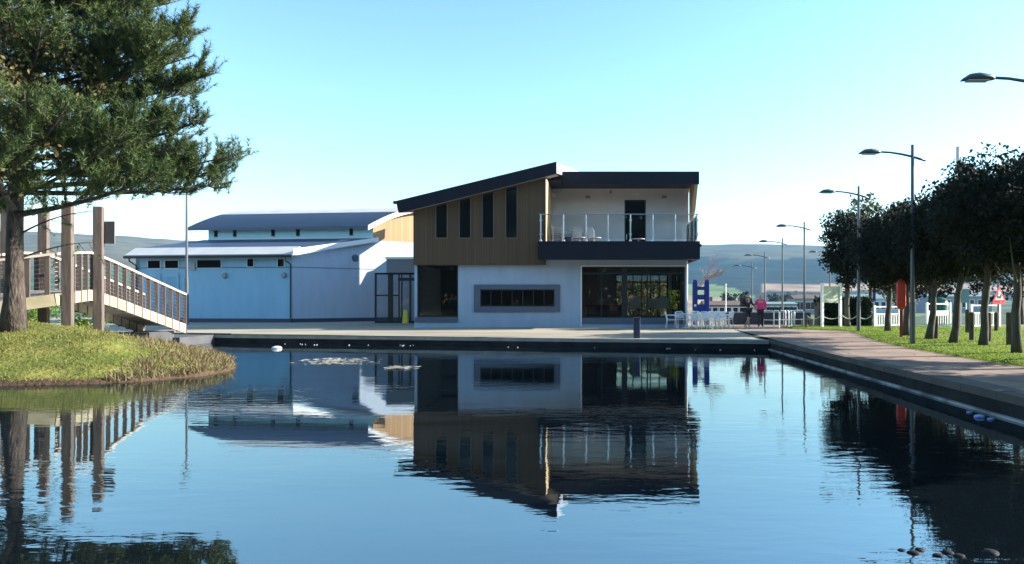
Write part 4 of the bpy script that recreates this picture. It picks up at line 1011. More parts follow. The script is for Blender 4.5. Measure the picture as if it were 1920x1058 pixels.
LAMPS = [(1711, 24.5, .47, 'tall street lamp on the lawn edge, biggest one fully in view'), (1610, 33.2, .45, 'street lamp second nearest, just left of the leafy trees'), (1508, 46, .23, 'street lamp before the hill, left of the information board'),
         (1467, 55, .0, 'street lamp rising out of the silver cycle stands'), (1434, 64, -.45, 'street lamp close beside the woman in pink'), (1410, 72, -.95, 'smallest street lamp, its head against the dark hillside'), (1954, 16.3, .45, 'street lamp whose head alone pokes in at the right border'), (1556, 62, -.3, 'far street lamp half hidden by the dark leafy tree')]
for i, (uu, yy, z, lab) in enumerate(LAMPS):
    o = L0 if i == 0 else copy_tree(L0); o.location = (PX(uu, yy), yy, z); o['label'] = lab
lp = thing('light_pole', 'slim tall grey pole with thicker base before the pale blue hall', 'pole', (PX(350, 43.5), 43.5, .45))
MB().tube([(0, 0, 0), (0, 0, 2.65), (0, 0, 2.7), (0, 0, 7.6)], [.105, .105, .075, .055], n=10).build('shaft', M['lamp_grey'], lp)
MB().box(-.25, .25, -.12, .12, 7.5, 7.62).build('cap', M['lamp_head'], lp)
am = thing('antenna_mast', 'thin mast carrying antennas and a camera above the trees', 'mast', (PX(1798, 60), 60, -1))
MB().tube([(0, 0, 0), (0, 0, 13.5)], .09, n=8).build('pole', M['lamp_grey'], am)
MB().box(-.20, .0, -.12, .12, 13.5, 14.9).build('antenna', mat('pale_antenna', (.45, .44, .45), .6), am, bevel=.05)
MB().box(.0, .20, -.1, .1, 12.8, 13.9).build('equipment_box', mat('brown_grey_box', (.28, .24, .23), .6), am, bevel=.05)
MB().tube([(0, 0, 12.6), (.4, 0, 12.5), (.75, 0, 12.75)], .06, n=6).build('bracket', M['lamp_grey'], am)
MB().lathe((.8, 0, 12.6), [(.1, 0), (.2, .1), (.15, .3), (.03, .36)]).build('camera_dome', M['soffit'], am)
MB().tube([(-.3, 0, 14.0), (-.7, 0, 13.3), (-.72, 0, 12.8), (-.45, 0, 12.5), (-.12, 0, 12.6)], .03, n=5).build('cable', M['lamp_grey'], am)

# ------------------------------------------------------------------ aluminium chairs and tables
def chair(name='cafe_chair', am_=None):
    am_ = am_ or M['alu']; t = thing(name, 'x', 'chair')
    for sx, sy in ((-1, -1), (1, -1), (-1, 1), (1, 1)):
        MB().tube([(sx*.25, sy*.24+(.03*sy), 0), (sx*.235, sy*.21, .43)] + ([(sx*.23, .26, .66), (sx*.20, .30, .80)] if sy > 0 else [(sx*.25, -.22, .64)]), .016, n=6).build('leg', am_, t)
    s_ = MB()
    for k in range(7): y = -.21+k*.065; s_.box(-.235, .235, y, y+.05, .43, .445)
    s_.box(-.24, -.22, -.22, .24, .415, .43); s_.box(.22, .24, -.22, .24, .415, .43); s_.build('seat', am_, t)
    b_ = MB()
    for k in range(6): z = .5+k*.048; y = .235+k*.014; b_.box(-.21, .21, y, y+.012, z, z+.036)
    b_.build('backrest', am_, t)
    b2 = MB(); b2.tube([(-.20, .30, .79), (-.12, .315, .83), (.12, .315, .83), (.20, .30, .79)], .021, n=6); b2.build('top_rail', am_, t)
    for sx in (-1, 1): MB().tube([(sx*.25, -.24, .63), (sx*.27, -.1, .665), (sx*.26, .12, .665), (sx*.235, .255, .65)], .022, n=6).build('armrest', am_, t)
    return t
ch0 = chair(); ch1 = chair('stacking_chair', M['alu_shade']); used = {}
def put_chair(x, y, z, rz, label, group, tilt=0.0):
    src_ = ch0 if z < 2 else ch1; o = copy_tree(src_) if used.get(src_.name) else src_; used[src_.name] = True
    o.location = (x, y, z); o.rotation_euler = (tilt, 0, rz); o['label'] = label; o['group'] = group
    return o
G1 = 'aluminium chairs on the café terrace'
zc = z_pave(5, 37.8)
OUT = [(1259, 37.9, 80, 'silver café chair at the left end of the outdoor seating, back turned left'), (1277, 38.1, 15, 'silver café chair second from the left end, facing the pond'), (1296, 37.5, -100, 'silver café chair standing before the blue frame, turned right'),
       (1311, 38.4, 60, 'silver café chair under the blue frame, turned sideways'), (1318, 37.6, -20, 'silver café chair at the near side of the middle table'), (1329, 38.5, 190, 'silver café chair behind the middle table, facing away'),
       (1336, 37.7, 70, 'silver café chair between the two right tables'), (1346, 38.3, -70, 'silver café chair second from the right end, lit by the sun'), (1357, 37.9, -95, 'silver café chair at the right end of the seating, nearest the two walkers'),
       (1290, 39.4, 120, 'silver café chair at the back between the two leftmost chairs'), (1323, 37.0, 5, 'silver café chair nearest the pond, in front of the middle table'), (1341, 37.2, 20, 'silver café chair in front of the right table, nearest the viewer'), (1363, 38.9, -80, 'silver café chair furthest right, a step behind the end one'),
       (1350, 39.3, 150, 'silver café chair behind the right table'), (1305, 39.2, 170, 'silver café chair at the back below the blue frame')]
for uu, yy, a, lab in OUT: put_chair(PX(uu, yy), yy, .46, R(a), lab, G1)
tb0 = thing('cafe_table', 'x', 'table', (0, 0, 0), 0, 'round metal tables on the café terrace')
MB().lathe((0, 0, .71), [(.33, 0), (.345, .01), (.345, .025), (.33, .03)], n=20).build('table_top', M['alu'], tb0)
MB().tube([(0, 0, .03), (0, 0, .71)], .03).build('pedestal', M['alu'], tb0)
fb = MB()
for k in range(4): a = k*math.pi/2+.4; fb.tube([(0, 0, .06), (math.cos(a)*.3, math.sin(a)*.3, .02)], [.025, .018], n=6)
fb.build('foot', M['alu'], tb0)
for i, (uu, yy, lab) in enumerate(((1287, 37.9, 'round silver table between the two leftmost outdoor chairs'), (1323, 38.0, 'round silver table in the middle of the outdoor seating'), (1341, 38.9, 'round silver table at the right of the outdoor seating'))):
    o = tb0 if i == 0 else copy_tree(tb0); o.location = (PX(uu, yy), yy, .46); o['label'] = lab
G2 = 'chairs stacked on the balcony'
ords = ['bottom', 'second from bottom', 'third from bottom', 'fourth from bottom', 'fifth from bottom', 'topmost']
for k in range(6): put_chair(PX(1045, 40.2)+.05*k*0, 40.2-.05*k, 4.36+.115*k, R(100), f'{ords[k]} silver chair of the stack beside the timber return on the balcony', G2, 0)
for k in range(5): put_chair(PX(1063, 41.4), 41.4, 4.36+.115*k, R(10), f'{ords[k] if k < 4 else "topmost"} silver chair of the stack behind the second balcony post', G2)
for k in range(5): put_chair(PX(1083, 40.6), 40.6-.03*k, 4.36+.115*k, R(180), f'{ords[k] if k < 4 else "topmost"} silver chair of the middle stack on the balcony', G2)
for k in range(5): put_chair(PX(1105, 40.6), 40.6-.03*k, 4.36+.115*k, R(180), f'{ords[k] if k < 4 else "topmost"} silver chair of the right stack left of the balcony door', G2)
for i, (uu, yy, lab) in enumerate(((1087, 39.7, 'small silver table before the middle chair stack on the balcony'), (1115, 39.8, 'small silver table before the right chair stack on the balcony'), (1197, 40.5, 'small silver table in front of the balcony door'))):
    o = copy_tree(tb0); o.location = (PX(uu, yy), yy, 4.36); o['label'] = lab; o['group'] = 'tables on the balcony'

# interior furniture seen through the café window
def tub(name, lab, x, y, m, arch=True):
    t = thing(name, lab, 'chair', (x, y, .5), 0, 'chairs inside the café')
    prof = [(-.28, 0), (.28, 0)] + ([(.28*math.cos(a), .32+.28*math.sin(a)) for a in frange(0, math.pi, 10)] if arch else [(.28, .42), (-.28, .42)])
    q = MB(); q.prism([(px_, .0, 1.0+pz_) for px_, pz_ in prof], [(px_, .06, 1.0+pz_) for px_, pz_ in prof]); q.build('backrest', m, t)
    MB().box(-.27, .27, .06, .5, .92, 1.0).build('seat', m, t)
    for sx in (-.24, .24):
        for sy in (.05, .46): MB().box(sx-.02, sx+.02, sy-.02, sy+.02, 0, .92).build('leg', M['oak'], t)
tub('indoor_chair', 'white round backed high chair inside, behind the dark bollard', PX(1190, 39.45), 39.45, M['white_paint'])
tub('indoor_chair', 'white square backed chair inside, between two round backed ones', PX(1224, 39.45), 39.45, M['white_paint'], False)
tub('indoor_chair', 'white round backed chair inside, right of the square one', PX(1244, 39.45), 39.45, M['white_paint'])
co = thing('counter', 'reddish brown serving counter inside the large café window', 'counter', (0, 0, 0))
MB().box(PX(1100, 42), PX(1165, 42), 41.6, 42.4, .5, 1.55).build('cabinet', M['oak'], co); MB().box(PX(1098, 42), PX(1167, 42), 41.5, 42.5, 1.55, 1.62).build('worktop', M['red_seat'], co)
pp = thing('pot_plant', 'leafy green plant in a pot inside by the right windows', 'plant', (PX(1262, 42.5), 42.5, .5)); rnd = random.Random(2)
MB().lathe((0, 0, 0), [(.16, 0), (.22, .4), (.2, .42)]).build('pot', M['oak'], pp)
q = MB(); q.tube([(0, 0, .4), (.03, 0, 1.4)], .02, n=5); q.build('stem', M['bark_grey'], pp)
q = MB(); leaves(q, [(rnd.gauss(0, .16), rnd.gauss(0, .16), rnd.uniform(.8, 1.9)) for _ in range(160)], .2, rnd); q.build('foliage', M['fresh_leaf'], pp)

# ------------------------------------------------------------------ street furniture on the right
bo = thing('bollard', 'dark blue square bollard on the quay edge before the café window', 'bollard', (PX(1194, 30.4), 30.4, .33))
MB().box(-.13, .13, -.13, .13, 0, .78).build('post', M['bollard_blue'], bo, bevel=.02); MB().box(-.15, .15, -.15, .15, .78, .84).build('cap', M['bollard_blue'], bo, bevel=.015)
lb = thing('lifebuoy_housing', 'red capsule shaped lifebuoy housing on a dark red post', 'lifebuoy holder', (10.88, 28.0, .45), R(-17))
q = MB(); ring = []
for x, k in ((-.15, .86), (-.13, 1.0), (0, 1.03), (.13, 1.0), (.15, .86)):
    for i in range(24):
        a = 2*math.pi*i/24; q.v.append((x*1.0*(1-.75*max(0, abs(math.sin(a))-.55)/.45), math.cos(a)*.30*k, 1.60+(math.sin(a)*.26+(.31 if math.sin(a) > 0 else -.31))*k))
for i in range(4):
    for k in range(24): q.f.append((i*24+k, i*24+(k+1) % 24, (i+1)*24+(k+1) % 24, (i+1)*24+k))
q.f += [tuple(range(23, -1, -1)), tuple(96+k for k in range(24))]
q.build('housing', M['red_plastic'], lb, smooth=False); MB().box(-.05, .05, -.05, .05, 0, 1.2).build('post', M['red_post'], lb)
ib = thing('information_board', 'pale map board between two white posts before the hedge', 'information board', (PX(1558.5, 37.8), 37.8, 0), R(24))
for uu in (-.56, .56): MB().box(uu-.06, uu+.06, -.06, .06, .42, PZ(531, 37.8)).build('post', M['white_paint'], ib)
MB().box(-.5, .5, -.03, .03, PZ(568, 37.8), PZ(537, 37.8)).build('panel', M['board'], ib)
# rope barrier
rb = thing('rope_barrier', 'sagging pale rope strung past the information board to the white fence', 'rope barrier', (0, 0, 0)); q = MB()
ru = [1512, 1540, 1579, 1608, 1634]
for a, b in zip(ru, ru[1:]):
    pts = []
    for i in range(9): t = i/8; uu = a+(b-a)*t; pts.append((PX(uu, 37.6), 37.6, 1.12-.18*4*t*(1-t)))
    q.tube(pts, .022, n=5)
q.build('rope', M['rope'], rb)
for uu in (1512, 1608): MB().tube([(PX(uu, 37.6), 37.6, .4), (PX(uu, 37.6), 37.6, 1.16)], .05, n=8).build('post', M['bollard_wood'], rb)
# white fences
def fence(lab, ua, ub, Y, zt, panel=False, zb=.42):
    t = thing('white_fence', lab, 'fence', (PX((ua+ub)/2, Y), Y, 0), R(28), 'white railings behind the lawn'); xb = (PX(ub, Y)-PX(ua, Y))*.56; xa = -xb; Y = 0
    n_ = max(1, round((xb-xa)/1.4))
    for i in range(n_+1): x = xa+(xb-xa)*i/n_; MB().box(x-.05, x+.05, Y-.05, Y+.05, zb, zt+.05).build('post', M['white_paint'], t)
    r_ = MB()
    for z in (zt-.05, zt-.42, zb+.14): r_.box(xa+.05, xb-.05, Y-.03, Y+.03, z, z+.06)
    if panel: r_.box(xa+.05, xb-.05, Y-.02, Y+.02, zt-.6, zt-.42)
    r_.build('rail', M['white_paint'], t)
    b_ = MB(); k = int((xb-xa)/.16)
    for i in range(1, k): x = xa+(xb-xa)*i/k; b_.box(x-.02, x+.02, Y-.015, Y+.015, zb+.2, zt-.42)
    b_.build('pickets', M['white_paint'], t)
fence('white railing with pickets right of the hedge', 1634, 1691, 38.9, 1.55)
fence('white railing with a solid upper panel behind the leaning trees', 1731, 1788, 38.2, 1.70, True)
fence('white railing with pickets under the red triangular sign', 1812, 1884, 38.6, 1.62)
# timber bollards
for i, (uu, yy, h, lab) in enumerate(((1755, 27.0, .80, 'short timber bollard right of the first leaning trunk'), (1822, 25.9, .95, 'timber bollard in the middle of the lawn, left of the wide trunk'), (1814, 31.5, .95, 'thinner looking timber bollard behind the middle one'), (1868, 33, .8, 'timber bollard below the red triangular sign'), (1892, 23.6, 1.0, 'timber bollard against the rightmost trunk'), (1854, 25.2, .95, 'timber bollard close behind the wide leaning trunk'))):
    x = PX(uu, yy); q = MB(); q.lathe((0, 0, 0), [(.085, -.05), (.085, h-.04), (.07, h-.005), (.05, h)], n=10)
    o = q.build('timber_bollard', M['bollard_wood']); o.location = (x, yy, lawn_z(x, yy)); tag(o, lab, 'bollard', 'timber bollards on the lawn')
# level crossing warning sign
ws = thing('warning_sign', 'red bordered triangular train warning sign on a pole', 'road sign', (PX(1873, 35.5), 35.5, 0), R(22)); zc_ = PZ(556, 35.5)
MB().tube([(0, .04, .4), (0, .04, zc_+.75)], .035, n=8).build('pole', M['lamp_grey'], ws)
def tri(r, y0_, y1_): return [(r*math.sin(a), y0_, zc_+r*math.cos(a)) for a in (0, 2.0944, 4.18879)], [(r*math.sin(a), y1_, zc_+r*math.cos(a)) for a in (0, 2.0944, 4.18879)]
MB().prism(*tri(.48, -.02, .0)).build('border', M['sign_red'], ws); MB().prism(*tri(.30, -.028, -.018)).build('face', M['white_paint'], ws)
q = MB(); q.box(-.15, .13, -.034, -.026, zc_-.05, zc_+.02); q.box(.04, .13, -.034, -.026, zc_+.02, zc_+.10); q.box(-.13, -.09, -.034, -.026, zc_+.02, zc_+.08)
for k in (-.10, .0, .09): q.tube([(k, -.034, zc_-.075), (k, -.026, zc_-.075)], .035, n=10)
q.lathe((-.06, -.03, zc_+.09), [(.03, 0), (.05, .02), (.03, .05)], n=8, sy=.08)
q.build('train_symbol', M['sign_black'], ws)
MB().box(-.42, .42, -.02, .0, zc_-.36, zc_-.27).build('sub_plate', M['sign_red'], ws)
# background signs and bins
bs_ = thing('blue_sign', 'small royal blue sign panel behind the white railing', 'sign', (PX(1637, 43), 43, 0)); MB().box(-.14, .14, -.02, .02, PZ(566, 43), PZ(543, 43)).build('panel', M['blue_paint'], bs_); MB().tube([(0, .04, 0), (0, .04, PZ(543, 43))], .03).build('pole', M['lamp_grey'], bs_)
ts = thing('teal_sign', 'teal rectangular sign panel on two pale poles behind the trunks', 'sign', (PX(1808, 41), 41, 0)); MB().box(-.25, .25, -.02, .02, PZ(568, 41), PZ(542, 41)).build('panel', M['teal'], ts)
for k in (-.15, .12): MB().tube([(k, .05, 0), (k, .05, PZ(545, 41))], .03, n=6).build('pole', M['white_paint'], ts)
gb = thing('green_kiosk', 'dark green dome topped container behind the white railing', 'container', (PX(1762, 44), 44, -.2)); MB().lathe((0, 0, 0), [(.45, 0), (.5, .1), (.5, 1.7), (.46, 1.95), (.32, 2.15), (.1, 2.25)], n=16).build('shell', M['green_paint'], gb, smooth=True); MB().box(-.2, .2, -.52, -.48, 1.2, 1.5).build('flap', M['sign_black'], gb)
# blue frame
bf = thing('climbing_frame', 'royal blue ladder shaped frame with two uprights beside the café', 'frame', (0, 0, 0)); Yf = 43.0
for uu in (1303, 1325):
    q = MB(); x = PX(uu, Yf); q.box(x-.14, x+.14, Yf-.14, Yf+.14, .1, PZ(528, Yf)); q.build('upright', M['blue_paint'], bf, bevel=.03); MB().box(x-.10, x+.10, Yf-.1, Yf+.1, PZ(528, Yf), PZ(525, Yf)).build('cap', M['blue_paint'], bf)
for va, vb in ((544, 538), (562, 553), (585, 571)): MB().box(PX(1303, Yf)+.14, PX(1325, Yf)-.14, Yf-.09, Yf+.09, PZ(va, Yf), PZ(vb, Yf)).build('crossbar', M['blue_paint'], bf)
MB().box(PX(1303, Yf)-.06, PX(1303, Yf)+.06, Yf-.155, Yf-.142, PZ(575, Yf), PZ(571, Yf)).build('plaque', M['white_paint'], bf)
# cycle stands: hoops in a row, each its own thing
hp = thing('cycle_stand', 'x', 'cycle stand', (0, 0, 0), 0, 'silver cycle stands'); MB().tube([(0, -.35, 0), (0, -.35, .78), (0, -.28, .88), (0, .28, .88), (0, .35, .78), (0, .35, 0)], .028, n=6).build('hoop', M['alu'], hp)
lo_ = MB(); lo_.box(-.02, .02, -.33, .33, .4, .44); lo_.build('crossbar', M['alu'], hp)
for i, uu in enumerate((1441, 1456, 1468, 1474, 1479, 1485, 1497)):
    o = hp if i == 0 else copy_tree(hp); yy = 38.6+.15*i; o.location = (PX(uu, yy), yy, .45); o.rotation_euler = (0, 0, R(35 if i in (0, 6) else 8)); o['label'] = 'silver hoop cycle stand at the end nearest the woman in pink' if i == 0 else 'silver hoop cycle stand at the end nearest the information board' if i == 6 else 'silver hoop cycle stand in the middle of the row beside the walkers'
bench = thing('bench', 'low grey stone bench left of the information board', 'bench', (PX(1513, 39.5), 39.5, .42)); MB().box(-.28, .28, -.2, .2, .42, .5).build('seat', M['coping'], bench); 
for k in (-.2, .2): MB().box(k-.06, k+.06, -.16, .16, 0, .42).build('support', M['coping'], bench)
# low dark sea wall and distant buildings
sw = thing('sea_wall', 'low dark wall behind the two walkers', 'wall', (0, 0, 0)); MB().box(PX(1362, 45), PX(1520, 45), 45, 45.4, -.2, PZ(587, 45)).build('masonry', M['sea_wall'], sw); MB().box(PX(1362, 45), PX(1520, 45), 44.95, 45.45, PZ(587, 45), PZ(585, 45)).build('coping', M['soffit'], sw)
def house(lab, ua, ub, Y, v_eave, v_ridge, wm_, rm, nwin, name='house', depth=9, zb=-2, gable=True):
    t = thing(name, lab, 'house', (PX((ua+ub)/2, Y), Y, zb)); w2 = (PX(ub, Y)-PX(ua, Y))/2; ze = PZ(v_eave, Y)-zb; zr = PZ(v_ridge, Y)-zb
    MB().box(-w2, w2, 0, depth, 0, ze).build('wall', wm_, t)
    r_ = MB(); r_.prism([(-w2-.3, -.4, ze), (-w2-.3, depth+.4, ze), (-w2-.3, depth/2, zr)], [(w2+.3, -.4, ze), (w2+.3, depth+.4, ze), (w2+.3, depth/2, zr)]); ro = r_.build('roof', rm, t)
    MB().box(-w2*.6-.4, -w2*.6+.4, depth/2-.4, depth/2+.4, zr-.6, zr+1.0).build('chimney', wm_, ro)
    for i in range(nwin):
        x = -w2+(2*w2)*(i+.5)/nwin
        fo = MB().box(x-.75, x+.75, -.06, 0, ze*.35, ze*.82).build('window', M['white_trim'], t); MB().box(x-.6, x+.6, -.09, -.06, ze*.35+.12, ze*.82-.12).build('pane', M['pane_black'], fo)
house('long brown building beyond the silver chairs', 1322, 1398, 190, 572, 564, M['house_brown'], M['house_roof'], 6)
house('low white fronted building behind the woman in pink', 1432, 1494, 170, 570, 566, M['house_grey'], M['slate'], 6)
house('grey blue block left of the information board', 1490, 1540, 200, 560, 552, M['house_grey'], M['house_roof'], 5)
house('pale building behind the trees and white railings', 1600, 1700, 210, 560, 551, M['white'], M['slate'], 8)
house('distant pale building between the leaning trunks', 1740, 1860, 230, 556, 546, M['house_grey'], M['slate'], 8)
for i, (uu, yy, r, lab) in enumerate(((1367, 230, 2.6, 'small round tree in the field beyond the chairs'), (1392, 260, 2.0, 'tiny field tree left of the man in black'), (1450, 300, 3.2, 'far dark field tree above the white fronted building'), (1475, 310, 3.0, 'far dark field tree behind the cycle stands'), (1515, 320, 3.5, 'far dark field tree at the edge of the stubble field'))):
    leafy_tree('field_tree', lab, (PX(uu, yy), yy, -1.8), 6.5, r, M['hedge_leaf'], .25, crown_lo=1.5, n=30, per=30, size=.7, seed=90+i, clump=1.2, group='distant field trees')
cp = thing('thin_mast', 'thin pale mast behind the right end of the chairs', 'pole', (PX(1361, 60), 60, -.5)); MB().tube([(0, 0, 0), (0, 0, PZ(535, 60)+.5)], [.06, .04], n=6).build('shaft', M['white_paint'], cp); MB().lathe((0, 0, PZ(535, 60)+.5), [(.04, 0), (.08, .04), (.02, .12)], n=8).build('finial', M['white_paint'], cp)

# ------------------------------------------------------------------ people
def skinned(name, joints, edges, parent, m, sub=1, root=0):
    me = bpy.data.meshes.new(name); me.from_pydata([j[0] for j in joints], edges, []); me.materials.append(m)
    o = bpy.data.objects.new(name, me); COL.objects.link(o); o.parent = parent
    sk_ = o.modifiers.new('skin', 'SKIN'); sk_.use_smooth_shade = True
    if not me.skin_vertices: 
        bpy.context.view_layer.objects.active = o
    for i, j in enumerate(joints):
        r = j[1] if hasattr(j[1], '__len__') else (j[1], j[1])
        me.skin_vertices[0].data[i].radius = r; me.skin_vertices[0].data[i].use_root = (i == root)
    sb = o.modifiers.new('sub', 'SUBSURF'); sb.levels = sub; sb.render_levels = sub+1
    return o
def person(lab, loc, rz, h, stride, arm, top, legs, hair, shoe, long_hair, jr=1.0, bare=False):
    t = thing('person', lab, 'person', loc, rz); k = h/1.75
    s = stride
    J = {'pel': (0, 0, .95), 'waist': (0, 0, 1.08), 'chest': (0, -.01, 1.30), 'neck': (0, 0, 1.47), 'headb': (0, -.02, 1.55), 'head': (0, -.03, 1.64), 'crown': (0, -.02, 1.72),
         'hl': (-.09, 0, .90), 'kl': (-.10, -.12*s-.03, .50), 'al': (-.10, -.22*s, .08), 'fl': (-.10, -.22*s-.15, .035), 'hr': (.09, 0, .90), 'kr': (.10, .02*s-.06*s, .49), 'ar': (.10, .25*s, .11), 'fr': (.10, .25*s-.14, .04),
         'sl': (-.19, 0, 1.42), 'sr': (.19, 0, 1.42)}
    for sd_, q in (('l', arm[0]), ('r', arm[1])):
        for nme, p_ in zip(('e', 'w', 'h'), q): J[nme+sd_+'_'] = p_
    rad = {'pel': (.155, .11), 'waist': (.14, .10), 'chest': (.165, .115), 'neck': .055, 'headb': (.07, .075), 'head': (.078, .095), 'crown': (.055, .065), 'hl': .088, 'kl': .058, 'al': .04, 'fl': (.042, .03), 'hr': .088, 'kr': .058, 'ar': .04, 'fr': (.042, .03), 'sl': .06, 'sr': .06,
           'el_': .043, 'wl_': .03, 'hl_': .034, 'er_': .043, 'wr_': .03, 'hr_': .034}
    names = list(J); ix = {n_: i for i, n_ in enumerate(names)}
    E = [('pel', 'waist'), ('waist', 'chest'), ('chest', 'neck'), ('neck', 'headb'), ('headb', 'head'), ('head', 'crown'), ('pel', 'hl'), ('hl', 'kl'), ('kl', 'al'), ('al', 'fl'), ('pel', 'hr'), ('hr', 'kr'), ('kr', 'ar'), ('ar', 'fr'), ('chest', 'sl'), ('sl', 'el_'), ('el_', 'wl_'), ('wl_', 'hl_'), ('chest', 'sr'), ('sr', 'er_'), ('er_', 'wr_'), ('wr_', 'hr_')]
    sc = lambda p_: (p_[0]*k, p_[1]*k, p_[2]*k)
    rk = lambda r, g=1.0: (r[0]*k*g, r[1]*k*g) if hasattr(r, '__len__') else r*k*g
    skinned('body', [(sc(J[n_]), rk(rad[n_])) for n_ in names], [(ix[a], ix[b]) for a, b in E], t, M['skin'])
    def part(name, ns, es, m, g, extra={}):
        jj = {**J, **extra}; rr_ = {**rad, **{e: .1 for e in extra}}
        i2 = {n_: i for i, n_ in enumerate(ns)}
        return skinned(name, [(sc(jj[n_]), rk(rr_[n_], g)) for n_ in ns], [(i2[a], i2[b]) for a, b in es], t, m)
    part('jacket', ['pel', 'waist', 'chest', 'sl', 'el_', 'wl_', 'sr', 'er_', 'wr_', 'neck'], [('pel', 'waist'), ('waist', 'chest'), ('chest', 'sl'), ('sl', 'el_'), ('el_', 'wl_'), ('chest', 'sr'), ('sr', 'er_'), ('er_', 'wr_'), ('chest', 'neck')], top, 1.22*jr)
    if bare: part('shorts', ['pel', 'hl', 'kl', 'hr', 'kr'], [('pel', 'hl'), ('hl', 'kl'), ('pel', 'hr'), ('hr', 'kr')], legs, 1.25)
    else: part('trousers', ['pel', 'hl', 'kl', 'al', 'hr', 'kr', 'ar'], [('pel', 'hl'), ('hl', 'kl'), ('kl', 'al'), ('pel', 'hr'), ('hr', 'kr'), ('kr', 'ar')], legs, 1.2)
    for a, f_ in (('al', 'fl'), ('ar', 'fr')):
        skinned('shoe', [((J[a][0]*k, J[a][1]*k+.03, J[a][2]*k-.035), .05*k), ((J[f_][0]*k, J[f_][1]*k, J[f_][2]*k), (.052*k, .038*k))], [(0, 1)], t, shoe)
    hb = MB(); hb.lathe((0, .015*k, 1.60*k), [(.088*k, 0), (.10*k, .05*k), (.096*k, .10*k), (.07*k, .15*k), (.02*k, .172*k)], n=14, sy=1.1)
    if long_hair: hb.lathe((0, .06*k, 1.46*k), [(.05*k, 0), (.085*k, .06*k), (.09*k, .16*k), (.05*k, .22*k)], n=12)
    hb.build('hair', hair, t, smooth=True)
    return t
pm = person('man in black jacket and cap with a rucksack, walking beside the woman in pink', (PX(1401, 38.0), 38.0, .475), R(35), 1.80, 1.0, (((-.27, .10, 1.17), (-.24, -.12, 1.02), (-.23, -.19, .99)), ((.27, -.06, 1.17), (.22, -.27, 1.08), (.20, -.35, 1.08))), M['jacket'], M['jacket'], M['hair_dark'], M['trainer'], False, bare=True)
person('woman in bright pink jacket and dark leggings walking towards the pond', (PX(1426, 37.9), 37.9, .475), R(-8), 1.68, .8, (((-.28, .03, 1.16), (-.28, -.12, .98), (-.27, -.18, .93)), ((.28, .06, 1.16), (.27, -.10, .99), (.25, -.18, .95))), M['pink'], M['trousers'], M['hair_blond'], M['trainer'], True, jr=1.12)
bp = thing('backpack', 'black rucksack on the back of the man in black', 'backpack', (PX(1401, 38.0), 38.0, .475), R(35))
MB().box(-.17, .17, .13, .36, 1.05, 1.52).build('bag', M['pack'], bp, bevel=.06)
for k in (-.11, .11): MB().tube([(k, .16, 1.1), (k, -.10, 1.2), (k, -.13, 1.38), (k, .02, 1.53), (k, .16, 1.5)], .018, n=6).build('strap', M['pack'], bp)

# ------------------------------------------------------------------ things on the water
rnd = random.Random(77)
for i in range(22):
    uu = rnd.choice([rnd.uniform(500, 1440), rnd.uniform(500, 830)]); yq = quay_y(PX(uu, 31)); yy = yq-rnd.uniform(.15, .9)
    q = MB(); r = rnd.uniform(.02, .048)
    q.lathe((0, 0, 0), [(r*.6, -.004), (r, .004), (r*.55, .02+.25*r)], n=6, sy=.7)
    o = q.build('floating_leaf', M['pale_leaf']); o.location = (PX(uu, yy), yy, 0); tag(o, 'small pale leaf floating in the dark water along the far quay wall', 'leaf', 'pale leaves floating along the quay')
q = MB(); q.lathe((0, 0, 0), [(.08, -.01), (.15, .02), (.12, .07), (.05, .10)], n=10, sx=1.4); o = q.build('floating_bottle', M['white_paint']); yy = 29.3; o.location = (PX(519, yy), yy, 0); tag(o, 'white floating scrap, brightest speck under the left end of the quay', 'litter')
def weed(lab, ua, ub, va, vb, nn, seed):
    rnd = random.Random(seed); q = MB()
    for _ in range(nn):
        v = rnd.uniform(va, vb); yy = EYE*F/(v-V0); uu = rnd.gauss((ua+ub)/2, (ub-ua)/4); x = PX(uu, yy); r = rnd.uniform(.03, .1)
        a = rnd.uniform(0, 6.28); q.add([(x+r*1.6*math.cos(a+k*2.1), yy+r*math.sin(a+k*2.1), .006+rnd.uniform(0, .03)) for k in range(3)], [(0, 1, 2)])
    tag(q.build('floating_weed', M['scum']), lab, 'water weed', kind='stuff')
g = MB(); rnd = random.Random(44)
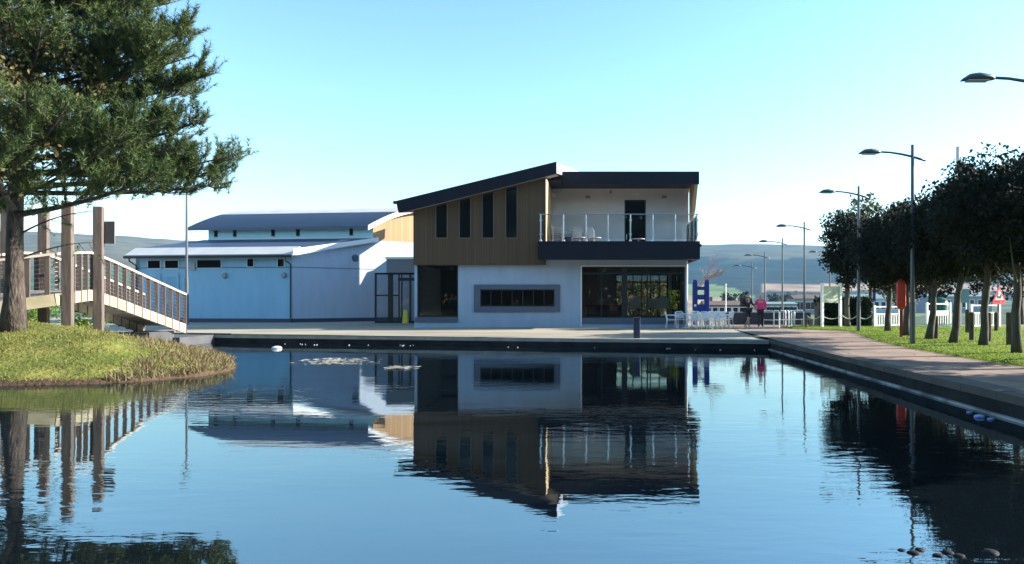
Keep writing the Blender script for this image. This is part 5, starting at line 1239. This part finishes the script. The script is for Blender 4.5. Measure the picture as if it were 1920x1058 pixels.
for _ in range(160):
    y = rnd.uniform(9, 36); x = rnd.uniform(6.5, lawn_edge(y)+1.5 if y < 33 else 9); z = (z_pave(x, y) if x < lawn_edge(y) else lawn_z(x, y)+.03)+.008; r = rnd.uniform(.02, .06); a = rnd.uniform(0, 6.28)
    g.add([(x+r*math.cos(a), y+r*math.sin(a), z), (x+r*.6*math.cos(a+1.5), y+r*.6*math.sin(a+1.5), z+.01), (x-r*math.cos(a), y-r*math.sin(a), z+.015), (x-r*.6*math.cos(a+1.5), y-r*.6*math.sin(a+1.5), z+.004)], [(0, 1, 2, 3)])
tag(g.build('fallen_leaves', M['olive']), 'dry fallen leaves scattered over the path and lawn edge', 'leaves', kind='stuff')
weed('pale floating weed left of the gable reflection', 575, 690, 673, 684, 240, 1); weed('smaller streak of pale floating weed under the lobby', 725, 775, 688, 693, 90, 2)
rnd = random.Random(8)
for i, (uu, v, r, lab) in enumerate(((1690, 1032, .05, 'small wet stone at the left end of the stones in the corner'), (1712, 1037, .07, 'round wet stone left of the lamp reflection foot'), (1724, 1031, .06, 'dark wet stone just above its round neighbour'), (1758, 1042, .06, 'flat wet stone in the middle of the corner stones'), (1776, 1036, .08, 'dark wet stone, larger one of the middle pair'), (1798, 1043, .07, 'low wet stone right of the middle pair'), (1858, 1037, .10, 'largest pale edged stone at the right end'))):
    r *= .5; yy = EYE*F/(v-V0); q = MB(); vs = 10
    q.lathe((0, 0, 0), [(r*1.2, -.03), (r*1.15, .0), (r*.9, r*.28), (r*.5, r*.42), (r*.15, r*.46)], n=vs, sx=rnd.uniform(1.0, 1.5))
    q.v = [(x+rnd.gauss(0, r*.08), y+rnd.gauss(0, r*.08), z) for x, y, z in q.v]
    o = q.build('wet_stone', M['wet_rock'], smooth=True); o.location = (PX(uu, yy), yy, 0); o.rotation_euler = (0, 0, rnd.random()*3); tag(o, lab, 'stone', 'stones breaking the water')
for i, (uu, v, r, lab) in enumerate(((1820, 774, .06, 'pale blue scrap of litter at the path wall, left one'), (1836, 783, .11, 'pale blue plastic bag floating at the foot of the path wall'), (1858, 787, .07, 'blue scrap of litter right of the floating bag'))):
    r *= .55; yy = EYE*F/(v-V0); q = MB(); q.lathe((0, 0, 0), [(r, -.01), (r*1.1, .02), (r*.7, r*.6), (r*.2, r*.8)], n=9, sx=1.3); q.v = [(x+rnd.gauss(0, r*.15), y+rnd.gauss(0, r*.15), z) for x, y, z in q.v]
    o = q.build('litter', M['litter']); o.location = (min(PX(uu, yy), 5.95), yy, 0); tag(o, lab, 'litter')
